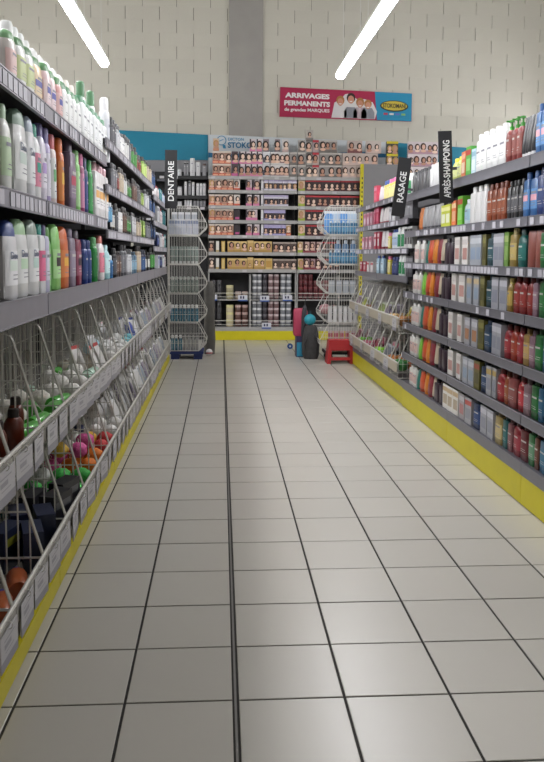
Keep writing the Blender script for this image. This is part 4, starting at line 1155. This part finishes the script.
# lower half of the first and second bay: mid shelf, posts, wire rails and price cards
for (put_, pa, pb) in ((put1, 208, 297), (put2, 297.3, 386)):
    x0, x1 = bxp(pa), bxp(pb); zt, zm, zb = bz(273), bz(299.5), bz(327)
    s = put_('mid_shelf', MB().box(x0+.021, x1-.021, YB+.03, YB+.455, zm-.02, zm, M_WSH))
    for px in ((250.5,) if pa < 290 else (340,)):
        X = bxp(px); put_('divider', MB().box(X-.012, X+.012, YB+.01, YB+.455, zb, zt-.03, M_WSH))
    for z in (zm+.10, zb+.10):
        put_('wire_rail', MB().tube([(x0+.03, YB+.004, z), (x1-.03, YB+.004, z)], .006, M_WIRE, 5))
        put_('wire_rail', MB().tube([(x0+.03, YB+.004, z-.06), (x1-.03, YB+.004, z-.06)], .004, M_WIRE, 5))
for px, py in ((212.5, 297.5), (243, 298), (265, 298.5), (288, 297.8), (267, 325.5)):
    X, Z = bxp(px), bz(py)
    mb = MB().box(X-.075, X+.075, YB-.012, YB-.009, Z-.05, Z+.045, mat('#c9cad2', .5))
    mb.box(X-.075, X+.075, YB-.0135, YB-.012, Z-.05, Z-.03, mat('#3c5ca0', .5))
    for dx in (-.03, .012): mb.box(X+dx-.012, X+dx+.012, YB-.0135, YB-.012, Z-.012, Z+.028, mat('#2c3050', .5))
    put1('price_card', mb)

def boxes(px0, px1, n, py, h, base, prints, faces, phrase, where, name='hair_dye_box', n_face=1, d=.07, dy=0.0, gap=.985, dz=0.0, wfix=None):
    lb_ = phrase+' '+where
    if lb_ in labels_seen: print('DUP LABEL', lb_)
    labels_seen[lb_] = 1
    x0, x1 = bxp(px0, py), bxp(px1, py); s = (x1-x0)/n
    for k in range(n):
        fv = tuple((cx+rb.choice((-.1, 0, .1)), cz+rb.choice((-.04, 0, .04)), sz*rb.choice((.85, 1, 1.12)), hair, rb.choice((skin, '#e6c8b4', '#b98a74'))) for (cx, cz, sz, hair, skin) in faces)
        place(carton(min(s*gap, wfix or 9), d, h, base, prints, fv, n_face), name, (x0+(k+.5)*s, YB+.03+d/2+dy, bz(py)+dz), rb.uniform(-.03, .03), lb_, 'box', lb_ if n > 1 else None)
FACE = lambda hair, skin='#d8b09a', cz=.62, sz=.23: ((.5, cz, sz, hair, skin),)
PEACH = ('#9c7a68', ((0, 1, 0, .24, '#c4553a'), (.1, .9, .06, .16, '#e0a888'), (0, 1, .86, 1, '#d6c8bc')))
PINK = ('#c2b2b6', ((0, 1, 0, .26, '#d07aa0'), (0, .25, .26, 1, '#3a3038'), (.25, 1, .88, 1, '#dcd2d4')))
LAV = ('#cdc8d6', ((0, 1, .18, .68, '#3a2c34'), (0, 1, .84, 1, '#b0a6c8')))
RED = ('#2e1c20', ((0, 1, .84, 1, '#b03038'), (0, 1, 0, .12, '#541c24')))
GOLD = ('#c2a062', ((0, 1, .8, .96, '#d8bc80'), (0, 1, 0, .2, '#b08c4c')))
GREY = ('#8f8a86', ((0, 1, 0, .22, '#6c6662'), (0, 1, .86, 1, '#b8b2ac')))
TAUPE = ('#5a4a44', ((0, 1, 0, .25, '#8a7a70'), (0, 1, .85, 1, '#a89a90')))
CREAM = ('#c0b89e', ((0, 1, 0, .28, '#9aa83c'), (0, 1, .3, 1, '#cdb49a')))
HD = [('dark-haired', '#2a1c18'), ('brown-haired', '#3c241a'), ('blond', '#b08a54'), ('black-haired', '#191416')]
SN_ = ['top', 'second', 'third', 'fourth', 'fifth', 'sixth', 'seventh']
BHh = .178
for r in (1, 2, 3, 4):
    y_ = SHY[r]; W = 'on the hair-dye bay\'s %s shelf' % SN_[r]
    boxes(208.8, 214.6, 1, y_, BHh, *PEACH, FACE(HD[2][1]), 'blond orange-banded box', W)
    boxes(215, 233.5, 3, y_, BHh, *PEACH, FACE(HD[1][1]), 'orange-banded brown-haired box', W)
    if r in (1, 2): boxes(234, 240, 1, y_, BHh, '#d8cfc8', ((0, 1, 0, .2, '#c4553a'),), FACE(HD[3][1], sz=.24), 'white orange-banded black-haired box', W)
    else: boxes(234.2, 240, 1, y_, BHh*.95, '#2e2428', ((.2, .9, .1, .3, '#b04a80'),), (), 'black magenta-printed box', W)
    boxes(246, 252, 1, y_, BHh, *PINK, FACE(HD[0][1]), 'dark-haired pink-based box', W)
    boxes(253, 259.5, 1, y_, BHh, *PINK, FACE(HD[1][1]), 'brown-haired pink-based box', W) if r != 3 else boxes(250.5, 257.5, 1, y_-.0, BHh, *PINK, FACE(HD[1][1]), 'brown-haired pink-based second box', W)
    boxes(261.2, 263.4, 1, y_, BHh, '#d6d3d6', ((.1, .9, .1, .2, '#a8a4b0'),), (), 'narrow white box', W)
    nn = {1: 7, 2: 5, 3: 5, 4: 5}[r]; pe = {1: 297, 2: 288.5, 3: 285.5, 4: 286}[r]
    boxes(264, pe, nn, y_, BHh, LAV[0] if r < 3 else '#a9a2cc', LAV[1], FACE(HD[(r+1) % 4][1], cz=.43, sz=.15), 'lavender portrait box', W)
    if r == 4: boxes(286.3, 291, 1, y_, BHh, *PEACH, FACE(HD[2][1]), 'lone blond box beside the lavender ones', W)
for r in (5, 6):
    y_ = SHY[r]; W = 'on the hair-dye bay\'s %s shelf' % SN_[r]
    boxes(209, 214, 1, y_, BHh, *TAUPE, FACE(HD[3][1]), 'dark taupe box', W)
    boxes(216, 219, 1, y_, BHh, '#d8d4cc', ((0, 1, .0, .2, '#b8a070'),), (), 'narrow ivory box', W)
    boxes(221.5, 225, 1, y_, BHh, '#c0a058', ((.2, .8, .1, .9, '#d8c080'),), (), 'narrow gold box', W)
    boxes(227.5, 247, 3, y_, BHh, *GOLD, FACE(HD[0][1], sz=.21), 'gold dark-haired box', W)
    boxes(247.5, 253.5, 1, y_, BHh*1.08, *GOLD, ((.5, .35, .14, '#8a5c34', '#d0b084'),), 'tall gold box', W)
    boxes(254, 272 if r == 5 else 265, 3 if r == 5 else 2, y_, BHh, *GOLD, FACE(HD[1][1], sz=.2), 'gold brown-haired box', W)
    if r == 6: boxes(265.5, 272.5, 1, y_, BHh, '#c8ac70', ((.1, .9, .2, .8, '#b89048'),), (), 'plain gold box', W)
    boxes(273, 296.5, 4, y_, BHh*.95, *TAUPE, FACE(HD[0][1], cz=.5, sz=.22), 'taupe portrait box', W)
    W2 = 'on the second hair-dye bay\'s %s shelf' % SN_[r]
    boxes(298, 303, 1, y_, BHh, *CREAM, FACE(HD[2][1]), 'cream green-based box', W2)
    boxes(303.5, 321, 3, y_, BHh, '#c4a49c' if r == 5 else '#a8888a', ((0, 1, 0, .2, '#8a3a44'), (0, .3, .2, 1, '#4a2c30')), FACE(HD[1][1]), 'rosy portrait box', W2)
    boxes(321.5, 340, 3, y_, BHh, *RED, FACE(HD[3][1]), 'dark red box', W2)
for r in (1, 2, 3, 4):
    W2 = 'on the second hair-dye bay\'s %s shelf' % SN_[r]
    boxes(298.5, 305, 1, SHY[r], BHh, *CREAM, FACE(HD[2][1]), 'cream green-based box', W2)
    boxes(305.5, 340 if r < 3 else 330, 6 if r < 3 else 4, SHY[r], BHh, *RED, FACE(HD[(r+1) % 2][1], cz=.5, sz=.21), 'black red-topped portrait box', W2)
    if r < 3: boxes(340.5, 364, 4, SHY[r], BHh, *RED, FACE(HD[1][1], cz=.5, sz=.21), 'red-topped brown-haired box', W2)
# cartons piled on top of the bays, layer by layer
top_kinds = [(212.5, 231, 3, PEACH, HD[1][1], 'orange-banded box'), (231.5, 238, 1, ('#4a3a40', ((0, 1, 0, .25, '#c05a90'),)), HD[0][1], 'black pink-based box'),
             (239, 262.5, 4, PINK, HD[0][1], 'pink-based portrait box'), (263, 270, 1, ('#d2d2d6', ((0, 1, .12, .55, '#4a4650'),)), HD[3][1], 'white black-banded box'),
             (270.5, 289, 4, ('#d6d2d0', ((0, 1, .1, .5, '#8a6a6c'),)), HD[1][1], 'white rose-banded box'), (289.5, 297, 1, GREY, HD[3][1], 'grey portrait box'),
             (297.5, 306, 1, GREY, HD[3][1], 'grey black-haired box'), (306.5, 312, 1, ('#b0aaa4', ((0, 1, .85, 1, '#6a6662'),)), HD[0][1], 'pale grey box'),
             (312.5, 319, 1, ('#b8aaa4', ((0, 1, .82, 1, '#b03440'),)), HD[0][1], 'red-lidded box'), (319.5, 342, 3, GREY, HD[0][1], 'grey dark-haired box'),
             (342.5, 378, 5, ('#b8a8a0', ((0, 1, 0, .3, '#c8b0a8'),)), HD[1][1], 'pale rose portrait box')]
LYH = .197
for L in (0, 1):
    W = ('in the bottom layer', 'in the second layer')[L]+' of cartons atop the hair-dye bays'
    for (a_, b_, n_, pr_, hair, ph) in top_kinds:
        boxes(a_, b_, n_, SHY[0], .192, pr_[0], pr_[1], FACE(hair, cz=.55), ph, W, dz=L*LYH)
W = 'in the third layer of cartons atop the hair-dye bays'
for (a_, b_, n_, pr_, hair, ph) in ((213, 219, 1, ('#cbb49c', ((0, 1, 0, .2, '#c88a6a'),)), HD[2][1], 'lone blond box'), (249.5, 255.5, 1, PINK, HD[0][1], 'pink-based box'), (256.5, 262, 1, PINK, HD[3][1], 'pink and black box'),
        (263, 269, 1, ('#8a7a80', ((0, 1, .1, .6, '#4a3038'),)), HD[3][1], 'dark plum box'), (275, 280, 1, ('#8a7a80', ((0, 1, .1, .6, '#4a3038'),)), HD[3][1], 'plum-grey box'), (282, 288.5, 1, ('#d8d4d2', ((0, 1, 0, .2, '#c0a8a4'),)), HD[1][1], 'tall white box'),
        (298, 305, 1, GREY, HD[3][1], 'grey black-haired box'), (306, 312, 1, ('#b0aaa4', ((0, 1, .85, 1, '#6a6662'),)), HD[0][1], 'pale grey box'), (312.5, 318.5, 1, ('#a8989a', ((0, 1, .8, 1, '#b03440'),)), HD[3][1], 'red-lidded box'),
        (319, 337, 3, GREY, HD[0][1], 'grey dark-haired box'), (347.5, 362, 2, ('#b8a8a0', ((0, 1, 0, .3, '#7a4a4a'),)), HD[0][1], 'rosy box'), (366, 381, 2, ('#c4b8b0', ((0, 1, 0, .3, '#c8b0a8'),)), HD[0][1], 'cream box')):
    boxes(a_, b_, n_, SHY[0], .192, pr_[0], pr_[1], FACE(hair, cz=.55), ph, W, dz=2*LYH)
boxes(305.5, 313, 1, SHY[0], .15, '#b8b2aa', ((0, 1, 0, .2, '#8a8480'),), FACE(HD[0][1], cz=.55), 'tilted grey box', 'crowning the cartons atop the hair-dye bays', dz=3*LYH)
W = 'atop the hair-dye bay behind the RASAGE sign'
for L in (0, 1, 2):
    Wl = ('in the lowest layer ', 'in the middle layer ', 'in the highest layer ')[L]+W
    boxes(386.5, 398, 2, SHY[0], .19, '#3a3834' if L else '#8a8680', ((0, 1, .8, 1, '#c8b820'),), FACE(HD[2][1], cz=.45), 'black yellow-lidded box', Wl, dz=L*LYH)
    boxes(408, 438, 5, SHY[0], .19, '#cfc4c6', ((0, 1, .0, .3, '#b08a98'),), FACE(HD[1][1], cz=.55), 'white rosy portrait box', Wl, dz=L*LYH)
# white jars and black bottles of the black bay
for r, (segs) in enumerate(([(177, 181.5, 1, 'white squat', '#cfcfd0', '#8a8a8e', .13), (183.5, 188.5, 2, 'black silver-capped', '#2a2a2c', '#b8b8b8', .24), (189.5, 195, 1, 'tall white', '#dcdcdc', '#e6e6e4', .3), (195.5, 200.5, 1, 'white', '#dadada', '#e4e4e4', .24), (202, 206.5, 1, 'dark brown', '#4a3430', '#2a1c1a', .22)],
                           [(177, 182, 1, 'grey-white', '#b8b8ba', '#8c8c90', .16), (184, 187, 1, 'white slim', '#d6d6d6', '#2a2a2c', .25), (188, 191, 1, 'black', '#262628', '#c8c8c8', .25), (191.5, 194.5, 1, 'ivory', '#d8d6d0', '#2c2c2e', .24), (196, 206, 3, 'white black-capped', '#d4d4d4', '#38383a', .22)],
                           [(177, 182, 1, 'pale grey', '#b8b8ba', '#8c8c90', .1), (184, 192, 3, 'white grey-capped', '#d2d2d2', '#7c7c80', .13), (193, 206, 4, 'black white-capped', '#2c2c2e', '#c4c4c4', .13)])):
    for (pa, pb, n_, ph, body, cp_, hh) in segs:
        Z = bz(SHB[r], 190); lb_ = '%s bottle on the black bay\'s %s shelf' % (ph, SN_[r])
        for k in range(n_):
            x = bxp(pa+(pb-pa)*(k+.5)/n_, SHB[r]); wd = (bxp(pb)-bxp(pa))/n_*.92
            place(product('can', wd, min(wd, .09), hh, body, cp_, '#8c8c90' if body < '#8' else '#d2d2d4', split=False, seg=10), 'cosmetic_bottle', (x, YB+.09, Z), 0, lb_, 'bottle', lb_ if n_ > 1 else None)
# jars in the lower compartments
def jars(px0, px1, n, layers, py, body, cp_, phrase, where, hh=.10, wmax=.1):
    x0, x1 = bxp(px0), bxp(px1); s = (x1-x0)/n; lb_ = phrase+' jar '+where
    for L in range(layers):
        for k in range(n):
            wd = min(s*.95, wmax)
            place(product('jar', wd, wd, hh, body, cp_, None, split=False, seg=12), 'cosmetic_jar', (x0+(k+.5)*s, YB+.09, bz(py)+.002+L*(hh+.001)), 0, lb_, 'jar', lb_)
UPW, LOW = 'in the hair-dye bay\'s upper compartment', 'in the hair-dye bay\'s bottom compartment'
jars(210.5, 222, 2, 3, 299.5, '#28262a', '#3a383c', 'black', UPW); jars(210.5, 222, 2, 4, 327, '#242226', '#343236', 'black', LOW)
jars(226, 234, 1, 2, 299.5, '#c2b88e', '#d8cf9c', 'yellow-lidded cream', UPW, .11, .12); jars(226, 234, 1, 3, 327, '#c8bc98', '#ded698', 'yellow-lidded cream', LOW, .115, .12)
jars(235, 249, 2, 1, 299.5, '#a09080', '#c0a8a0', 'pink-lidded taupe', UPW, .12, .115); jars(235, 249, 2, 3, 327, '#6a4034', '#b89a92', 'brown pale-lidded', LOW, .115, .115)
for (py, lv, W) in ((299.5, 4, UPW), (327, 4, LOW)):  # grey and rose bodies darkened: shade in the gaps between lids, as colour
    jars(252.5, 262.5, 2, lv, py, '#7e8086', '#d8d8da', 'silver-white', W)
    jars(263, 268, 1, lv, py, '#302c34', '#55525a', 'dark violet', W)
    jars(268.5, 280, 2, lv, py, '#6e5052', '#c0acac', 'rose-grey', W)
    jars(281, 292.5, 2, lv, py, '#70737a', '#cacacc', 'pale grey', W)
jars(299, 314, 3, 4, 299.5, '#6a1c26', '#8a3038', 'wine-red', 'in the second hair-dye bay\'s compartment')
jars(314.5, 330, 3, 3, 299.5, '#7a2a30', '#94484a', 'brick-red', 'in the second hair-dye bay\'s compartment')

# grey end panel and yellow slotted post beside the hair dyes
mb = MB(); xa, xb = at_y(359.5, 230, 12.5).x, at_y(362.8, 230, 12.5).x; zt = at_y(362, 164, 12.5).z
mb.box(xa, xb, 12.5, 12.53, 0, zt, M_YEL)
for k in range(34): mb.box(xa+.022, xb-.014, 12.4985, 12.4998, .2+k*.072, .235+k*.072, M_BOARD)
tag(link('slotted_post', mb.mesh('slotted_post')), 'yellow slotted steel post beside the grey end panel', 'post')
xc = at_y(405, 230, 12.5).x
t = thing('end_panel', 'plain grey steel panel behind the shaving rack', 'panel', ((xb+xc)/2, 12.515, 0))
for k in range(4): link('sheet', MB().box(-(xc-xb)/2+.002, (xc-xb)/2, -.012, .012, k*zt/4+.003, (k+1)*zt/4, M_PANELG).mesh('sheet'), t)
# header boards and wall panels
def plate(name, pts, Y, th, m, label, cat):
    """flat board from photo corners on the plane y=Y, with thickness"""
    q = [at_y(px, py, Y) for px, py in pts]
    c = sum(q, Vector())/4
    mb = MB(); f_ = [(v.x-c.x, 0, v.z-c.z) for v in q]; g = [(v.x-c.x, th, v.z-c.z) for v in q]
    mb.add(f_+g, [(0,1,2,3),(7,6,5,4),(0,4,5,1),(1,5,6,2),(2,6,7,3),(3,7,4,0)], m)
    t = thing(name, label, cat, (c.x, Y, c.z)); link('board', mb.mesh('board'), t)
    return t, c, q
def on_board(q, c):
    def fn(u, v, y=-.003):
        p = q[0].lerp(q[1], u).lerp(q[3].lerp(q[2], u), 1-v)      # q: top-left? corners given bottom-left, bottom-right, top-right, top-left
        return None
    def f(u, v, y=-.003):
        lo = q[0].lerp(q[1], u); hi = q[3].lerp(q[2], u); p = lo.lerp(hi, v)
        return (p.x-c.x, y, p.z-c.z)
    return f
YW = RY1-.055
TEAL = mat('#0f7f9c', .55, noise=.03, scale=3)
plate('wall_panel', [(60, 160), (208, 160), (208, 134.8), (60, 127)], YW, .03, TEAL, 'teal blue wall panel between the block wall and black bay', 'panel')
plate('wall_panel', [(100, 205), (207.8, 205), (207.8, 160.3), (100, 160.3)], YW, .03, mat('#8b8b8f', .6), 'plain grey wall panel under the teal panel', 'panel')
plate('wall_panel', [(386.5, 176), (500, 178), (500, 150), (386.5, 142)], YW, .03, TEAL, 'teal blue wall panel above the shampoo rack', 'panel')
YHd = YB+.43
t, c, q = plate('header_board', [(208.3, 176), (386, 176.5), (386, 142), (208.3, 134.5)], YHd, .025, mat('#ccd2d6', .5), 'white header board with bulb icon and DICTON STOKO lettering', 'sign')
f = on_board(q, c)
def board_px(q, c, Y):
    return lambda px, py, y=-.003: (at_y(px, py, Y).x-c.x, y, at_y(px, py, Y).z-c.z)
g = board_px(q, c, YHd)
M_PB = mat('#1c6c96', .5); M_PB2 = mat('#2f86b0', .5)
mb = MB()
up = [(208.3+i*(386-208.3)/24, 152.5+1.2*math.sin(i*.55)+i*.03) for i in range(25)]
for i in range(24): mb.quad(g(up[i][0], 157.5), g(up[i+1][0], 157.5), g(*up[i+1]), g(*up[i]), M_PB)
link('blue_wave', mb.mesh('blue_wave'), t)
mb = MB()
for k in range(18):
    a0, a1 = 2*PI*k/18, 2*PI*(k+1)/18
    mb.quad(g(221.5+4.9*math.cos(a0), 140.5+4.9*math.sin(a0), -.004), g(221.5+4.9*math.cos(a1), 140.5+4.9*math.sin(a1), -.004), g(221.5+4.1*math.cos(a1), 140.5+4.1*math.sin(a1), -.004), g(221.5+4.1*math.cos(a0), 140.5+4.1*math.sin(a0), -.004), M_PB2)
mb.quad(g(223.2, 148.5, -.005), g(226, 148.5, -.005), g(225.3, 145, -.005), g(222.6, 145, -.005), M_PB2)
mb.quad(g(219, 141.6, -.005), g(223.6, 139.8, -.005), g(223.6, 139, -.005), g(219, 140.8, -.005), M_PB2)
link('bulb_icon', mb.mesh('bulb_icon'), t)
PXM = YHd/F_PX
mb = MB()
p0 = g(236, 139.3); add_text(mb, 'DICTON', 3.9*PXM, M_PB2, lambda x, y: (p0[0]+x, -.004, p0[2]+y), .001, width=15.5*PXM)
p1 = g(240, 145.2); add_text(mb, 'STOKO', 7.4*PXM, M_PB, lambda x, y: (p1[0]+x, -.004, p1[2]+y), .004, width=24*PXM)
link('lettering', mb.mesh('lettering'), t)

# banner on the block wall
YN = RY1-.06
t, c, q = plate('wall_banner', [(279.5, 116.5), (411.5, 121.5), (412, 93.5), (280.3, 87)], YN, .03, mat('#a81c48', .5), 'crimson and blue ARRIVAGES PERMANENTS banner with a family on the block wall', 'banner')
f = on_board(q, c)
W_ = (q[1]-q[0]).length; H_ = (q[3]-q[0]).length
CY_ = mat('#1c8cb4', .5); WH = mat('#e8e6e4', .5)
link('blue_panel', MB().poly([f(.735, .002), f(.999, .002), f(.999, .998), f(.715, .998)], CY_).mesh('blue_panel'), t)
def ftext(mb, txt, u, v, hgt, wid, m, bold=.006, y=-.005):
    add_text(mb, txt, hgt*H_*1.38, m, lambda a_, b_: f(u+a_/W_, v+b_/H_, y), bold, width=wid*W_)
mb = MB()
ftext(mb, 'ARRIVAGES', .205, .74, .16, .335, WH, .005)
ftext(mb, 'PERMANENTS', .205, .475, .16, .345, WH, .005)
ftext(mb, 'de grandes MARQUES', .205, .24, .11, .34, WH, .002)
link('lettering', mb.mesh('lettering'), t)
def disc(mb, u, v, ru, rv, m, y, n=14, a0=0, a1=2*PI):
    mb.poly([f(u+ru*math.cos(a0+(a1-a0)*k/n), v+rv*math.sin(a0+(a1-a0)*k/n), y) for k in range(n)], m)
SKIN, HAIRD, HAIRB, GREYT, WHT, PKT = (mat(x, .5) for x in ('#c48a70', '#2c1c18', '#a8743c', '#8a8c94', '#d8d6d6', '#b4a4aa'))
fam = MB()
fam.poly([f(u, v, -.0045) for u, v in ((.39,.03),(.72,.03),(.735,.3),(.70,.62),(.64,.72),(.58,.70),(.54,.90),(.49,.86),(.47,.74),(.41,.55))], WHT)
link('paper_outline', fam.mesh('paper_outline'), t)
for (u, v, ru, rv, hair, top) in ((.455, .60, .026, .14, HAIRB, WHT), (.535, .70, .028, .15, HAIRD, GREYT), (.605, .56, .026, .14, HAIRB, PKT), (.665, .52, .024, .13, HAIRB, GREYT)):
    mb = MB()
    mb.poly([f(u-.05, .04, -.006), f(u+.05, .04, -.006), f(u+.05, .26, -.006), f(u+.03, .42, -.006), f(u-.03, .42, -.006), f(u-.05, .26, -.006)], top)
    disc(mb, u, v+.04, ru*1.2, rv*1.15, hair, -.0065); disc(mb, u, v-.02, ru*.85, rv*.95, SKIN, -.007)
    mb.poly([f(u-.012, v-.07, -.0075), f(u+.012, v-.07, -.0075), f(u+.007, v-.10, -.0075), f(u-.007, v-.10, -.0075)], WH)
    link('printed_figure', mb.mesh('printed_figure'), t)
lg = MB()
disc(lg, .865, .52, .108, .20, mat('#2a2a24', .5), -.005, 20); disc(lg, .865, .53, .098, .165, mat('#c8b440', .5), -.0055, 20)
for k, cc in enumerate(('#b83a58', '#d8d4d0', '#5a70b8', '#7ab06a')):
    u0 = .785+k*.045; lg.poly([f(u0, .2, -.005), f(u0+.032, .2, -.005), f(u0+.032, .27, -.005), f(u0, .27, -.005)], mat(cc, .5))
link('logo', lg.mesh('logo'), t)
mb = MB(); ftext(mb, 'STOKOMANI', .865, .53, .15, .175, mat('#24221c', .5), .003, -.0065); link('logo_lettering', mb.mesh('logo_lettering'), t)

# ------------------------------------------------------------------ blade signs over the racks
M_SIGN = mat('#17171a', .5)
def blade(txt, pxc, py0, py1, Y, wpx, lean, label, rackx):
    top, bot = at_y(pxc, py0, Y), at_y(pxc, py1, Y)
    hgt = (top.z-bot.z); wd = wpx*Y/F_PX
    cx_ = (top.x+bot.x)/2; cz_ = (top.z+bot.z)/2
    t = thing('blade_sign', label, 'sign', (cx_, Y, cz_)); t.rotation_euler = (0, lean, 0)
    link('board', MB().box(-wd/2, wd/2, -.006, .006, -hgt/2, hgt/2, M_SIGN).mesh('board'), t)
    mb = MB(); add_text(mb, txt, wd*.68, mat('#dededc', .5), lambda x, y: (-y, -.008, x), .0012, width=hgt*(.80 if len(txt) > 8 else .68 if len(txt) > 6 else .52))
    mb.move(0, 0, -hgt*(.03 if len(txt) > 6 else .0)); mb.f = [tuple(reversed(p)) for p in mb.f] if False else mb.f
    link('lettering', mb.mesh('lettering'), t)
    s = 1 if rackx > cx_ else -1
    link('bracket', MB().box(min(0, s*abs(rackx-cx_)), max(0, s*abs(rackx-cx_)), .0065, .02, -.02, .0, mat('#55555a', .4, .4)).mesh('bracket'), t)
blade('DENTAIRE', 171, 150, 208.5, 8.6, 11.8, math.radians(0.5), 'black blade sign reading DENTAIRE', XL+.01)
blade('RASAGE', 401.5, 157.5, 216.5, 6.75, 13.2, math.radians(6.5), 'black blade sign reading RASAGE', XR-.008)
blade('APRÈS-SHAMPOING', 445.6, 131, 203, 5.48, 13.6, math.radians(-3), 'black blade sign reading APRÈS-SHAMPOING', XR-.008)
